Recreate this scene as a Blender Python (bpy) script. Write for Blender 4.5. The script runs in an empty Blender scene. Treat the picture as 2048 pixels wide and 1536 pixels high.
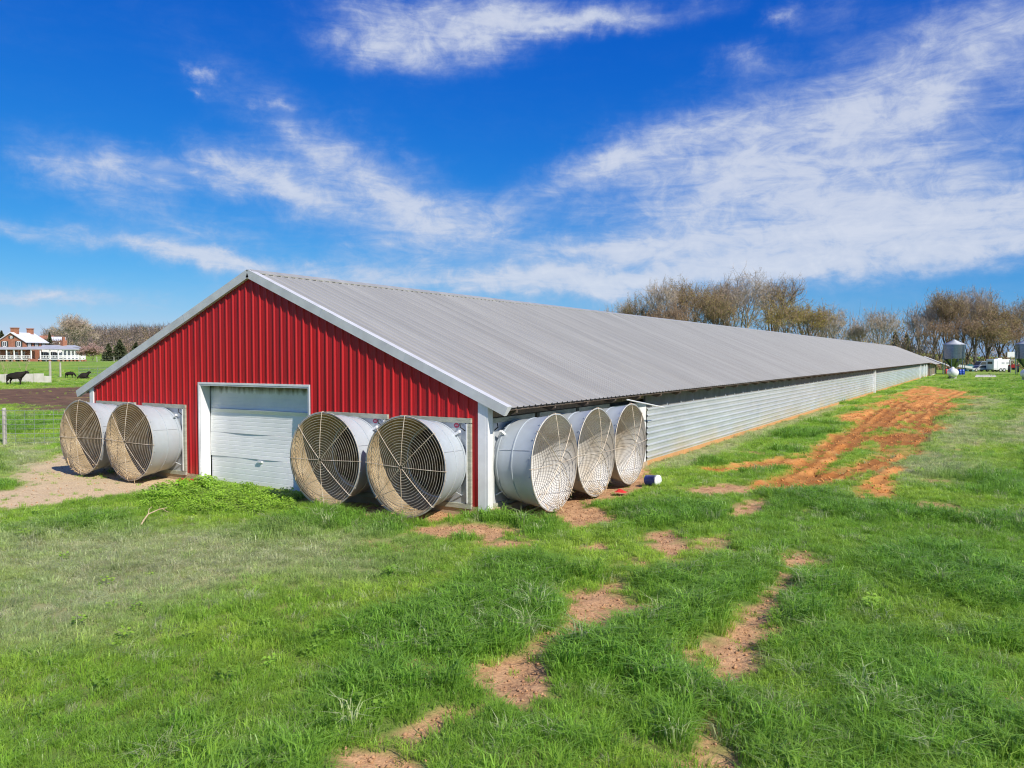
import bpy, bmesh, math, random
import numpy as np
from mathutils import Vector, Matrix

R = math.radians
scene = bpy.context.scene
COL = scene.collection

# ------------------------------------------------------------------ camera
CAM = np.array([8.0223, -12.4057, 2.9843])
CR = np.array([0.85643999, 0.51624588, -0.00086301])
CU = np.array([-0.01696274, 0.02981153, 0.9994116])
CF = np.array([-0.51596784, 0.85592141, -0.03428873])
FPX = 1569.6
cam_data = bpy.data.cameras.new("camera")
cam_data.sensor_width = 36.0
cam_data.lens = 36.0 * FPX / 2048.0
cam_data.clip_start = 0.1
cam_data.clip_end = 6000.0
cam = bpy.data.objects.new("camera", cam_data)
COL.objects.link(cam)
cam.matrix_world = Matrix(((CR[0], CU[0], -CF[0], CAM[0]), (CR[1], CU[1], -CF[1], CAM[1]),
                           (CR[2], CU[2], -CF[2], CAM[2]), (0, 0, 0, 1)))
scene.camera = cam

# ------------------------------------------------------------------ sun and sky
SUN_AZ, SUN_EL = 70.0, 41.0            # azimuth from -Y towards +X
sx, sy, sz = (math.cos(R(SUN_EL)) * math.sin(R(SUN_AZ)), -math.cos(R(SUN_EL)) * math.cos(R(SUN_AZ)), math.sin(R(SUN_EL)))
sd = bpy.data.lights.new("sun", 'SUN')
sd.energy = 4.6
sd.angle = R(0.53)
sd.color = (1.0, 0.94, 0.85)
sun = bpy.data.objects.new("sun", sd)
COL.objects.link(sun)
sun.rotation_euler = Vector((-sx, -sy, -sz)).to_track_quat('-Z', 'Y').to_euler()

scene.view_settings.view_transform = 'Standard'
scene.view_settings.look = 'None'
scene.view_settings.gamma = 1.0
scene.view_settings.use_curve_mapping = False
scene.view_settings.exposure = 0.35
scene.cycles.max_bounces = 5
scene.cycles.diffuse_bounces = 3
scene.cycles.use_adaptive_sampling = True
scene.cycles.adaptive_threshold = 0.018
scene.cycles.transparent_max_bounces = 8
scene.cycles.use_denoising = True
scene.cycles.denoising_prefilter = 'ACCURATE'
scene.cycles.filter_width = 1.15


def pix_dir(px, py):
    d = CF + CR * (px - 1024) / FPX - CU * (py - 768) / FPX
    return d / np.linalg.norm(d)


def at(px, py, depth):
    """world point seen in that direction at that depth from the camera"""
    return CAM + (CF + CR * (px - 1024) / FPX - CU * (py - 768) / FPX) * depth


def G(px, py, z=0.0):
    """ground point"""
    d = CF + CR * (px - 1024) / FPX - CU * (py - 768) / FPX
    return CAM + d * (z - CAM[2]) / d[2]


def azel(px, py):
    d = pix_dir(px, py)
    return math.degrees(math.atan2(d[0], d[1])), math.degrees(math.asin(d[2]))


SKY_RESPONSE = ((0.0215, 2.42), (0.365, 1.17), (2.308, 0.5))


def build_world():
    w = bpy.data.worlds.new("World")
    scene.world = w
    w.use_nodes = True
    w.cycles.sampling_method = 'MANUAL'
    w.cycles.sample_map_resolution = 512
    nt = w.node_tree
    N, L = nt.nodes, nt.links
    N.clear()
    out = N.new('ShaderNodeOutputWorld')
    bg = N.new('ShaderNodeBackground')
    bg.inputs['Strength'].default_value = 0.1
    L.new(bg.outputs[0], out.inputs[0])
    sky = N.new('ShaderNodeTexSky')
    sky.sky_type = 'NISHITA'
    sky.sun_disc = False
    sky.sun_elevation = R(SUN_EL)
    sky.sun_rotation = math.atan2(sx, sy)
    sky.altitude = 300
    sky.air_density = 1.0
    sky.dust_density = 0.25
    sky.ozone_density = 2.6
    # film response of the sky: deep saturated blue, pale horizon
    spl, cmb = N.new('ShaderNodeSeparateColor'), N.new('ShaderNodeCombineColor')
    L.new(sky.outputs[0], spl.inputs[0])
    for i, (gain, power) in enumerate(SKY_RESPONSE):
        pw, ml = N.new('ShaderNodeMath'), N.new('ShaderNodeMath')
        pw.operation, ml.operation = 'POWER', 'MULTIPLY'
        L.new(spl.outputs[i], pw.inputs[0])
        pw.inputs[1].default_value = power
        L.new(pw.outputs[0], ml.inputs[0])
        ml.inputs[1].default_value = gain
        L.new(ml.outputs[0], cmb.inputs[i])

    tc = N.new('ShaderNodeTexCoord')
    sep = N.new('ShaderNodeSeparateXYZ')
    L.new(tc.outputs['Generated'], sep.inputs[0])

    def M(op, a, b=None, c=None):
        n = N.new('ShaderNodeMath')
        n.operation = op
        for i, v in enumerate((a, b, c)):
            if v is None:
                continue
            if isinstance(v, (int, float)):
                n.inputs[i].default_value = v
            else:
                L.new(v, n.inputs[i])
        return n.outputs[0]
    az = M('MULTIPLY', M('ARCTAN2', sep.outputs[0], sep.outputs[1]), 57.29578)
    el = M('MULTIPLY', M('ARCSINE', sep.outputs[2]), 57.29578)
    ae = N.new('ShaderNodeCombineXYZ')
    L.new(az, ae.inputs[0])
    L.new(el, ae.inputs[1])

    def noise(scale, vec, detail=6, rough=0.55, dist=0.0):
        n = N.new('ShaderNodeTexNoise')
        n.inputs['Scale'].default_value = scale
        n.inputs['Detail'].default_value = detail
        n.inputs['Roughness'].default_value = rough
        n.inputs['Distortion'].default_value = dist
        L.new(vec, n.inputs['Vector'])
        return n
    # ragged edges: disturb the angles
    dn = noise(0.24, ae.outputs[0], 7, 0.62)
    sub = N.new('ShaderNodeVectorMath')
    sub.operation = 'SUBTRACT'
    L.new(dn.outputs['Color'], sub.inputs[0])
    sub.inputs[1].default_value = (0.5, 0.5, 0.5)
    mul = N.new('ShaderNodeVectorMath')
    mul.operation = 'MULTIPLY'
    L.new(sub.outputs[0], mul.inputs[0])
    mul.inputs[1].default_value = (8.0, 3.0, 0.0)
    add = N.new('ShaderNodeVectorMath')
    add.operation = 'ADD'
    L.new(ae.outputs[0], add.inputs[0])
    L.new(mul.outputs[0], add.inputs[1])

    # px, py, half-length px, half-height px, tilt (deg, image clockwise), weight
    blobs = [(760, 80, 180, 70, 10, 1.3), (930, 60, 250, 75, -6, 1.3), (1180, 42, 290, 36, -2, 1.2), (880, 10, 220, 45, 0, .8),
             (220, 335, 190, 62, 6, 1.25), (120, 340, 90, 30, 10, .5), (400, 345, 150, 40, 14, .7), (560, 375, 190, 65, 28, 1.3), (460, 325, 120, 36, 22, .6), (610, 275, 270, 80, 30, .7),
             (740, 340, 260, 95, 26, .75), (820, 420, 300, 100, 10, .6), (330, 425, 280, 45, 6, .6), (300, 498, 320, 36, 8, 1.0), (480, 525, 340, 38, 6, 1.05), (400, 465, 260, 26, 4, .6),
             (90, 590, 270, 28, 4, .95), (0, 455, 110, 26, 4, .75), (420, 153, 52, 16, 10, .9), (545, 215, 55, 15, -8, .8), (420, 186, 30, 9, 5, .7),
             (1230, 305, 190, 55, -18, .95), (1420, 245, 300, 80, -16, .9), (1700, 220, 420, 100, -12, .8), (1900, 180, 330, 120, -12, .8),
             (1500, 335, 430, 75, -6, .75), (1800, 380, 620, 130, -4, 1.05), (1450, 420, 450, 80, -4, .85), (1950, 40, 330, 80, -8, .55), (1950, 440, 500, 60, -4, .9), (1600, 470, 620, 50, -3, .85),
             (1650, 30, 120, 50, 0, .3), (1575, 38, 45, 32, 0, .7), (1490, 128, 80, 35, 5, .7), (1250, 500, 560, 42, -2, 1.0), (1300, 540, 700, 40, -3, .7), (1850, 545, 500, 26, -4, .7),
             (1780, 505, 560, 34, -5, .9), (1050, 562, 560, 46, 0, 1.1), (1450, 545, 520, 30, -2, .8), (2000, 484, 260, 34, -8, .85), (1650, 545, 420, 20, -4, .6),
             (850, 470, 340, 80, -14, .6), (1000, 430, 280, 70, -16, .45), (1180, 585, 300, 36, 2, 1.0), (700, 540, 300, 30, 4, .45), (1000, 610, 1300, 70, 0, .4)]
    total = None
    dpp = 57.29578 / FPX
    for (px, py, a, b, tilt, wgt) in blobs:
        A, E_ = azel(px, py)
        ce = math.cos(R(E_))
        m = N.new('ShaderNodeMapping')
        m.vector_type = 'TEXTURE'
        m.inputs['Location'].default_value = (A, E_, 0)
        m.inputs['Rotation'].default_value = (0, 0, R(-tilt))
        m.inputs['Scale'].default_value = (a * dpp * 1.25 / ce, b * dpp * 1.35, 1)
        L.new(add.outputs[0], m.inputs[0])
        g = N.new('ShaderNodeTexGradient')
        g.gradient_type = 'QUADRATIC_SPHERE'
        L.new(m.outputs[0], g.inputs[0])
        term = M('MULTIPLY', g.outputs['Fac'], wgt * 1.7)
        total = term if total is None else M('ADD', total, term)
    # streaky cirrus texture, everywhere in the sky
    def streak(rot, sc, k, det, rg, dist):
        m_ = N.new('ShaderNodeMapping')
        m_.inputs['Rotation'].default_value = (0, 0, R(rot))
        m_.inputs['Scale'].default_value = (*sc, 1)
        L.new(ae.outputs[0], m_.inputs[0])
        return noise(k, m_.outputs[0], det, rg, dist).outputs['Fac']
    st = streak(-7, (0.050, 0.30), 1.0, 7, 0.56, 0.5)
    st2 = streak(-14, (0.20, 0.80), 1.0, 7, 0.64, 1.4)
    fi = streak(20, (0.42, 0.60), 1.0, 7, 0.66, 0.6)
    mp3 = N.new('ShaderNodeMapping')
    mp3.inputs['Location'].default_value = (31, 17, 0)
    mp3.inputs['Scale'].default_value = (0.02, 0.05, 1)
    L.new(ae.outputs[0], mp3.inputs[0])
    big = noise(1.0, mp3.outputs[0], 3, 0.5)
    tex = M('ADD', M('ADD', M('MULTIPLY', st, 0.75), M('MULTIPLY', st2, 0.55)), M('MULTIPLY', fi, 0.7))   # ~1.0 mean
    soft = M('MULTIPLY', total, M('ADD', M('MULTIPLY', M('POWER', tex, 3.2), 0.70), 0.27))
    # cirrus carried on outside the view, thickened there to whiten the ambient light
    mw = N.new('ShaderNodeMapping')
    mw.vector_type = 'TEXTURE'
    mw.inputs['Location'].default_value = (-31, 8, 0)
    mw.inputs['Scale'].default_value = (62, 34, 1)
    L.new(ae.outputs[0], mw.inputs[0])
    gw = N.new('ShaderNodeTexGradient')
    gw.gradient_type = 'SPHERICAL'
    L.new(mw.outputs[0], gw.inputs[0])
    rest = M('SUBTRACT', 1.0, M('MINIMUM', M('MULTIPLY', gw.outputs['Fac'], 4.0), 1.0))
    fill_cirrus = M('MULTIPLY', M('MAXIMUM', M('SUBTRACT', M('MULTIPLY', tex, big.outputs['Fac']), 0.36), 0.0), 3.0)
    dens = M('ADD', soft, M('MULTIPLY', fill_cirrus, rest))
    veil = M('MULTIPLY', M('MAXIMUM', M('SUBTRACT', M('MULTIPLY', tex, big.outputs['Fac']), 0.40), 0.0), 0.9)
    dens = M('ADD', dens, veil)
    ss = N.new('ShaderNodeMapRange')
    ss.interpolation_type = 'SMOOTHSTEP'
    L.new(dens, ss.inputs['Value'])
    ss.inputs['From Min'].default_value = -0.02
    ss.inputs['From Max'].default_value = 2.5
    ss.inputs['To Max'].default_value = 0.86
    ramp = N.new('ShaderNodeMapRange')
    L.new(dens, ramp.inputs['Value'])
    ramp.inputs['From Min'].default_value = 0.7
    ramp.inputs['From Max'].default_value = 3.6
    cc = N.new('ShaderNodeMix')
    cc.data_type = 'RGBA'
    L.new(ramp.outputs[0], cc.inputs[0])
    cc.inputs[6].default_value = (4.1, 4.7, 6.0, 1)
    cc.inputs[7].default_value = (5.7, 6.0, 6.7, 1)
    mix = N.new('ShaderNodeMix')
    mix.data_type = 'RGBA'
    L.new(ss.outputs[0], mix.inputs[0])
    L.new(cmb.outputs[0], mix.inputs[6])
    L.new(cc.outputs[2], mix.inputs[7])
    L.new(mix.outputs[2], bg.inputs['Color'])


build_world()

# ------------------------------------------------------------------ helpers


def vnoise(x, y, seed=0):
    """value noise, numpy"""
    xi, yi = np.floor(x).astype(np.int64), np.floor(y).astype(np.int64)
    xf, yf = x - xi, y - yi
    u, v = xf * xf * (3 - 2 * xf), yf * yf * (3 - 2 * yf)

    def h(a, b):
        n = (a * 374761393 + b * 668265263 + seed * 2147483647) & 0xffffffff
        n = ((n ^ (n >> 13)) * 1274126177) & 0xffffffff
        return ((n ^ (n >> 16)) & 0xffff) / 65535.0
    return (h(xi, yi) * (1 - u) + h(xi + 1, yi) * u) * (1 - v) + (h(xi, yi + 1) * (1 - u) + h(xi + 1, yi + 1) * u) * v


def fbm(x, y, scale, seed=0, octaves=4, gain=0.5):
    t, amp, s = 0.0, 1.0, 0.0
    for o in range(octaves):
        t = t + amp * vnoise(x * scale * 2 ** o + 17.3 * o, y * scale * 2 ** o - 9.1 * o, seed + o)
        s += amp
        amp *= gain
    return t / s


def sstep(a, b, x):
    t = np.clip((x - a) / (b - a), 0, 1)
    return t * t * (3 - 2 * t)


class MB:
    def __init__(self):
        self.v, self.f, self.mi = [], [], []

    def add(self, verts, faces, mi=0):
        o = len(self.v)
        self.v += [tuple(map(float, p)) for p in verts]
        self.f += [tuple(i + o for i in f) for f in faces]
        self.mi += [mi] * len(faces)
        return self

    def box(self, x0, x1, y0, y1, z0, z1, mi=0, M=None):
        v = [(x0, y0, z0), (x1, y0, z0), (x1, y1, z0), (x0, y1, z0), (x0, y0, z1), (x1, y0, z1), (x1, y1, z1), (x0, y1, z1)]
        if M is not None:
            v = [tuple(M @ Vector(p)) for p in v]
        return self.add(v, [(0, 3, 2, 1), (4, 5, 6, 7), (0, 1, 5, 4), (1, 2, 6, 5), (2, 3, 7, 6), (3, 0, 4, 7)], mi)

    def prism(self, poly, d, mi=0):
        """poly: 3D points of a planar outline, extruded by vector d"""
        n = len(poly)
        v = [tuple(p) for p in poly] + [tuple(np.array(p) + np.array(d)) for p in poly]
        f = [tuple(range(n))[::-1], tuple(range(n, 2 * n))] + [(i, (i + 1) % n, n + (i + 1) % n, n + i) for i in range(n)]
        return self.add(v, f, mi)

    def tube(self, pts, rad, n=6, closed=False, cap=True, mi=0):
        pts = [np.array(p, float) for p in pts]
        m = len(pts)
        if not hasattr(rad, '__len__'):
            rad = [rad] * m
        ring = []
        up0 = None
        for i in range(m):
            a = pts[(i - 1) % m] if (closed or i > 0) else pts[i]
            b = pts[(i + 1) % m] if (closed or i < m - 1) else pts[i]
            t = b - a
            t = t / (np.linalg.norm(t) + 1e-9)
            if up0 is None:
                up0 = np.array([0, 0, 1.0]) if abs(t[2]) < .9 else np.array([1.0, 0, 0])
            s = np.cross(t, up0)
            s /= np.linalg.norm(s) + 1e-9
            up = np.cross(s, t)
            up0 = up
            ring.append([pts[i] + rad[i] * (math.cos(2 * math.pi * k / n) * s + math.sin(2 * math.pi * k / n) * up) for k in range(n)])
        v = [p for r_ in ring for p in r_]
        f = []
        for i in range(m if closed else m - 1):
            j = (i + 1) % m
            for k in range(n):
                f.append((i * n + k, i * n + (k + 1) % n, j * n + (k + 1) % n, j * n + k))
        if not closed and cap:
            f.append(tuple(range(n))[::-1])
            f.append(tuple((m - 1) * n + k for k in range(n)))
        return self.add(v, f, mi)

    def lathe(self, prof, n=24, axis='z', origin=(0, 0, 0), mi=0, close=False):
        """prof: (radius, height) pairs"""
        v, f = [], []
        for (r_, h_) in prof:
            for k in range(n):
                a = 2 * math.pi * k / n
                c, s = r_ * math.cos(a), r_ * math.sin(a)
                p = (c, s, h_) if axis == 'z' else ((c, h_, s) if axis == 'y' else (h_, c, s))
                v.append((p[0] + origin[0], p[1] + origin[1], p[2] + origin[2]))
        m = len(prof)
        for i in range(m - 1):
            for k in range(n):
                q = (i * n + k, i * n + (k + 1) % n, (i + 1) * n + (k + 1) % n, (i + 1) * n + k)
                f.append(q if axis != 'y' else q[::-1])
        if close:
            f.append(tuple(range(n))[::-1])
            f.append(tuple((m - 1) * n + k for k in range(n)))
        return self.add(v, f, mi)

    def mesh(self, name, mats, smooth=False):
        me = bpy.data.meshes.new(name)
        me.from_pydata(self.v, [], self.f)
        for m in (mats if isinstance(mats, (list, tuple)) else [mats]):
            me.materials.append(m)
        if any(self.mi):
            me.polygons.foreach_set('material_index', self.mi)
        if smooth:
            me.polygons.foreach_set('use_smooth', [True] * len(me.polygons))
        me.update()
        return me

    def build(self, name, mats, parent=None, smooth=False, **kw):
        o = bpy.data.objects.new(name, self.mesh(name, mats, smooth))
        return link(o, parent, **kw)


def link(o, parent=None, world=True, label=None, cat=None, group=None, kind=None):
    """world=True: the mesh is in world coordinates, keep it there under its parent"""
    COL.objects.link(o)
    if parent is not None:
        o.parent = parent
        if world and parent.parent is None:
            o.matrix_parent_inverse = parent.matrix_basis.inverted()
    tag(o, label, cat, group, kind)
    return o


def tag(o, label=None, cat=None, group=None, kind=None):
    if label:
        o['label'] = label
    if cat:
        o['category'] = cat
    if group:
        o['group'] = group
    if kind:
        o['kind'] = kind
    return o


def empty(name, loc=(0, 0, 0), rz=0.0, label=None, cat=None, group=None):
    o = bpy.data.objects.new(name, None)
    o.location = tuple(map(float, loc))
    o.rotation_euler = (0, 0, rz)
    o.empty_display_size = 0.2
    return link(o, None, label=label, cat=cat, group=group)


def copy_tree(o, parent=None):
    c = o.copy()
    COL.objects.link(c)
    if parent is not None:
        c.parent = parent
    for ch in [k for k in KIDS.get(o.name, [])]:
        copy_tree(ch, c)
    return c


KIDS = {}


def kid(o):
    KIDS.setdefault(o.parent.name, []).append(o)
    return o


# ------------------------------------------------------------------ materials
def mat(name, c1, c2=None, rough=0.6, metal=0.0, scale=4.0, detail=5, stretch=(1, 1, 1), bump=0.0, bump_scale=None,
        coord='Object', spec=0.5, lo=0.35, hi=0.65, back=None, transl=0.0, stain=None, noise_rough=0.0, rand=0.0):
    m = bpy.data.materials.new(name)
    m.use_nodes = True
    nt = m.node_tree
    N, L = nt.nodes, nt.links
    p = N['Principled BSDF']
    p.inputs['Roughness'].default_value = rough
    p.inputs['Metallic'].default_value = metal
    p.inputs['Specular IOR Level'].default_value = spec
    col = None
    tc = N.new('ShaderNodeTexCoord')
    mp = N.new('ShaderNodeMapping')
    mp.inputs['Scale'].default_value = stretch
    if coord == 'World':
        ge = N.new('ShaderNodeNewGeometry')
        L.new(ge.outputs['Position'], mp.inputs[0])
    else:
        L.new(tc.outputs[coord], mp.inputs[0])
    no = N.new('ShaderNodeTexNoise')
    no.inputs['Scale'].default_value = scale
    no.inputs['Detail'].default_value = detail
    no.inputs['Roughness'].default_value = 0.6
    L.new(mp.outputs[0], no.inputs[0])
    if c2 is None:
        c2 = tuple(x * 0.82 for x in c1)
    mr = N.new('ShaderNodeMapRange')
    mr.inputs['From Min'].default_value = lo
    mr.inputs['From Max'].default_value = hi
    L.new(no.outputs['Fac'], mr.inputs[0])
    mx = N.new('ShaderNodeMix')
    mx.data_type = 'RGBA'
    L.new(mr.outputs[0], mx.inputs[0])
    mx.inputs[6].default_value = (*c2, 1)
    mx.inputs[7].default_value = (*c1, 1)
    col = mx.outputs[2]
    if stain:
        # stain: (colour, z_lo, z_hi, strength, noise scale) clay splash or algae by height, broken up by noise
        for (sc, z0, z1, strength, ns, st2) in stain:
            ge = N.new('ShaderNodeNewGeometry')
            sp = N.new('ShaderNodeSeparateXYZ')
            L.new(ge.outputs['Position'], sp.inputs[0])
            r1 = N.new('ShaderNodeMapRange')
            r1.inputs['From Min'].default_value = z0
            r1.inputs['From Max'].default_value = z1
            r1.inputs['To Min'].default_value = 1
            r1.inputs['To Max'].default_value = 0
            L.new(sp.outputs[2], r1.inputs[0])
            mp2 = N.new('ShaderNodeMapping')
            mp2.inputs['Scale'].default_value = st2
            L.new(ge.outputs['Position'], mp2.inputs[0])
            n2 = N.new('ShaderNodeTexNoise')
            n2.inputs['Scale'].default_value = ns
            n2.inputs['Detail'].default_value = 6
            L.new(mp2.outputs[0], n2.inputs[0])
            mm = N.new('ShaderNodeMath')
            mm.operation = 'MULTIPLY_ADD'
            L.new(n2.outputs['Fac'], mm.inputs[0])
            mm.inputs[1].default_value = 2.2
            mm.inputs[2].default_value = -0.6
            m3 = N.new('ShaderNodeMath')
            m3.operation = 'MULTIPLY'
            m3.use_clamp = True
            L.new(mm.outputs[0], m3.inputs[0])
            L.new(r1.outputs[0], m3.inputs[1])
            m4 = N.new('ShaderNodeMath')
            m4.operation = 'MULTIPLY'
            L.new(m3.outputs[0], m4.inputs[0])
            m4.inputs[1].default_value = strength
            x2 = N.new('ShaderNodeMix')
            x2.data_type = 'RGBA'
            L.new(m4.outputs[0], x2.inputs[0])
            L.new(col, x2.inputs[6])
            x2.inputs[7].default_value = (*sc, 1)
            col = x2.outputs[2]
    if rand:
        oi = N.new('ShaderNodeObjectInfo')
        rr0 = N.new('ShaderNodeMapRange')
        rr0.inputs['To Min'].default_value, rr0.inputs['To Max'].default_value = 1 - rand, 1 + rand
        L.new(oi.outputs['Random'], rr0.inputs[0])
        xm_ = N.new('ShaderNodeMix')
        xm_.data_type, xm_.blend_type = 'RGBA', 'MULTIPLY'
        xm_.inputs[0].default_value = 1.0
        L.new(col, xm_.inputs[6])
        L.new(rr0.outputs[0], xm_.inputs[7])
        col = xm_.outputs[2]
    if back is not None:
        ge = N.new('ShaderNodeNewGeometry')
        mb = N.new('ShaderNodeMix')
        mb.data_type = 'RGBA'
        L.new(ge.outputs['Backfacing'], mb.inputs[0])
        L.new(col, mb.inputs[6])
        mb.inputs[7].default_value = (*back, 1)
        col = mb.outputs[2]
    L.new(col, p.inputs['Base Color'])
    if noise_rough:
        rr = N.new('ShaderNodeMapRange')
        rr.inputs['To Min'].default_value = max(0.05, rough - noise_rough)
        rr.inputs['To Max'].default_value = rough + noise_rough
        L.new(no.outputs['Fac'], rr.inputs[0])
        L.new(rr.outputs[0], p.inputs['Roughness'])
    if bump:
        b = N.new('ShaderNodeBump')
        b.inputs['Strength'].default_value = 1.0
        b.inputs['Distance'].default_value = bump
        n3 = no
        if bump_scale:
            n3 = N.new('ShaderNodeTexNoise')
            n3.inputs['Scale'].default_value = bump_scale
            n3.inputs['Detail'].default_value = 5
            L.new(mp.outputs[0], n3.inputs[0])
        L.new(n3.outputs['Fac'], b.inputs['Height'])
        L.new(b.outputs[0], p.inputs['Normal'])
    if transl:
        tr = N.new('ShaderNodeBsdfTranslucent')
        L.new(col, tr.inputs[0])
        ms = N.new('ShaderNodeMixShader')
        ms.inputs[0].default_value = transl
        L.new(p.outputs[0], ms.inputs[1])
        L.new(tr.outputs[0], ms.inputs[2])
        L.new(ms.outputs[0], N['Material Output'].inputs[0])
    return m


M = {}
M['red'] = mat('red painted steel', (0.47, 0.010, 0.012), (0.41, 0.009, 0.013), spec=.35, rough=0.42, scale=1.2, stretch=(1, 1, .25), bump=0.003, coord='World', rand=.075, noise_rough=.08,
               stain=[((0.42, 0.20, 0.10), -.1, .55, .45, 2.2, (1, 1, .7)), ((0.30, 0.02, 0.025), 0.2, 7.0, .5, .8, (2.2, 1, .12))])
M['white'] = mat('white painted steel', (0.78, 0.78, 0.77), (0.66, 0.66, 0.65), rough=0.4, scale=2.5, coord='World')
M['trim'] = mat('off white trim steel', (0.60, 0.60, 0.59), (0.50, 0.50, 0.49), rough=0.4, scale=2.5, coord='World')
M['roof'] = mat('galvanised roof steel', (0.40, 0.394, 0.358), (0.30, 0.296, 0.27), rough=0.40, metal=0.16, scale=0.9, stretch=(.25, 3.2, .25), bump=0.0015,
                coord='World', lo=.28, hi=.72, rand=.045, noise_rough=.09, stain=[((0.30, 0.25, 0.19), 1.6, 5.4, .30, 1.0, (.22, 3.6, .22))])
M['galv'] = mat('galvanised wall steel', (0.63, 0.67, 0.71), (0.47, 0.52, 0.57), rough=0.32, metal=0.35, scale=1.6, stretch=(1, .5, 1.5), bump=0.002, coord='World',
                lo=.3, hi=.7, rand=.05, stain=[((0.62, 0.45, 0.22), 0.1, 0.75, 0.85, 0.9, (1, .5, 1)), ((0.72, 0.71, 0.67), 0.4, 1.9, 0.3, 0.6, (1, .6, .3))])
M['galv_plain'] = mat('galvanised plate', (0.60, 0.63, 0.66), (0.48, 0.51, 0.54), rough=0.4, metal=0.4, scale=3, bump=0.001)
M['cone'] = mat('grey plastic cone', (0.455, 0.505, 0.54), (0.385, 0.43, 0.465), rough=0.42, scale=2.0, bump=0.006, bump_scale=1.6, stretch=(1, 1, 1), coord='World', rand=.05, lo=.3, hi=.7,
                stain=[((0.46, 0.36, 0.24), -.1, .75, .6, 3.0, (1, 1, .6)), ((0.34, 0.33, 0.29), .2, 2.6, .4, 2.2, (2.6, 2.6, .35))])
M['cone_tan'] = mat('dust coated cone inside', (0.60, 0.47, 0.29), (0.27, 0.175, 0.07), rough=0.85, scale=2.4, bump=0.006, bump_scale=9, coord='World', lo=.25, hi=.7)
M['cone_pale'] = mat('pale dusty cone inside', (0.70, 0.68, 0.645), (0.52, 0.43, 0.31), rough=0.75, scale=1.0, detail=3, bump=0.002, bump_scale=6, coord='World', lo=.36, hi=.56)
M['wire'] = mat('dull guard wire', (0.66, 0.58, 0.46), (0.42, 0.32, 0.21), rough=0.6, metal=0.2, scale=9, coord='World')
M['wire_dark'] = mat('shaded guard wire', (0.26, 0.22, 0.18), (0.16, 0.12, 0.09), rough=0.6, metal=0.2, scale=9, coord='World')  # darker copy of the guard wire, backlit shade put into the colour
M['wood_grey'] = mat('weathered treated wood', (0.42, 0.42, 0.33), (0.28, 0.29, 0.22), rough=0.85, scale=5, stretch=(1, 1, 4), bump=0.004, coord='World')
M['wood_dark'] = mat('dark old rafter wood', (0.15, 0.11, 0.08), (0.08, 0.06, 0.045), rough=0.9, scale=6, coord='World')
M['wood_brown'] = mat('brown siding', (0.26, 0.19, 0.13), (0.16, 0.12, 0.09), rough=0.85, scale=3, stretch=(1, 3, .3), coord='World')
M['clay_board'] = mat('clay stained base board', (0.58, 0.30, 0.11), (0.48, 0.26, 0.11), rough=0.9, scale=1.4, bump=0.004, bump_scale=14, coord='World',
                      stain=[((0.50, 0.20, 0.05), -.4, 0.15, 0.8, 1.2, (1, 1, 1))])
M['block'] = mat('tan concrete block', (0.52, 0.40, 0.26), (0.36, 0.26, 0.16), rough=0.95, scale=3, bump=0.006, bump_scale=20, coord='World')
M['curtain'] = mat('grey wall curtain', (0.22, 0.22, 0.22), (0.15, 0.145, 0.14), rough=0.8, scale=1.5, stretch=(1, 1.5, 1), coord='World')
M['door'] = mat('pale grey door skin', (0.86, 0.855, 0.83), (0.77, 0.77, 0.755), rough=0.42, scale=1.6, bump=0.006, bump_scale=1.1, coord='World')
M['grime'] = mat('grimy fan metal', (0.10, 0.07, 0.035), (0.05, 0.035, 0.02), rough=.85, scale=3, coord='World')
M['black'] = mat('black rubber', (0.02, 0.02, 0.02), rough=0.6)
M['dark'] = mat('dark inside', (0.03, 0.026, 0.02), rough=0.9)
M['pink'] = mat('pink label', (0.62, 0.05, 0.11), (0.52, 0.04, 0.09), rough=0.5)
M['straw'] = mat('straw litter', (0.60, 0.45, 0.26), (0.36, 0.23, 0.11), rough=0.9, scale=14, coord='World')
M['bark'] = mat('grey brown bark', (0.20, 0.15, 0.105), (0.11, 0.08, 0.055), rough=0.95, scale=2.0)
M['bark_pale'] = mat('pale grey bark', (0.38, 0.33, 0.275), (0.22, 0.185, 0.15), rough=0.95, scale=2.0)
M['twig'] = mat('brown twigs', (0.40, 0.275, 0.165), (0.26, 0.17, 0.105), rough=0.95, scale=.35, coord='World')
M['twig_grey'] = mat('grey twigs', (0.50, 0.405, 0.315), (0.35, 0.27, 0.20), rough=0.95, scale=.35, coord='World')
M['bud_olive'] = mat('olive buds', (0.42, 0.37, 0.12), (0.30, 0.25, 0.09), rough=0.9, scale=.4, coord='World', transl=.3)
M['bud_yellow'] = mat('yellow green buds', (0.50, 0.43, 0.08), (0.36, 0.30, 0.07), rough=0.9, scale=.4, coord='World', transl=.3)
M['bud_brown'] = mat('brown buds', (0.36, 0.235, 0.135), (0.26, 0.165, 0.095), rough=0.9, scale=.4, coord='World', transl=.2)
M['bud_pink'] = mat('pink blossom', (0.52, 0.33, 0.285), (0.38, 0.24, 0.205), rough=0.9, scale=.8, coord='World', transl=.3)
M['hill_a'] = mat('far brown woods', (0.30, 0.215, 0.155), (0.23, 0.16, 0.11), rough=.95, scale=.05, coord='World')
M['hill_b'] = mat('far mauve woods', (0.29, 0.225, 0.19), (0.22, 0.165, 0.14), rough=.95, scale=.05, coord='World')
M['hill_c'] = mat('far olive woods', (0.29, 0.23, 0.12), (0.22, 0.17, 0.09), rough=.95, scale=.05, coord='World')
M['needle'] = mat('dark evergreen needles', (0.075, 0.088, 0.030), (0.030, 0.042, 0.016), rough=0.8, scale=.7, coord='World')
M['brick'] = mat('red brick', (0.38, 0.165, 0.095), (0.29, 0.115, 0.065), rough=0.9, scale=2.2, coord='World')
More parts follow.
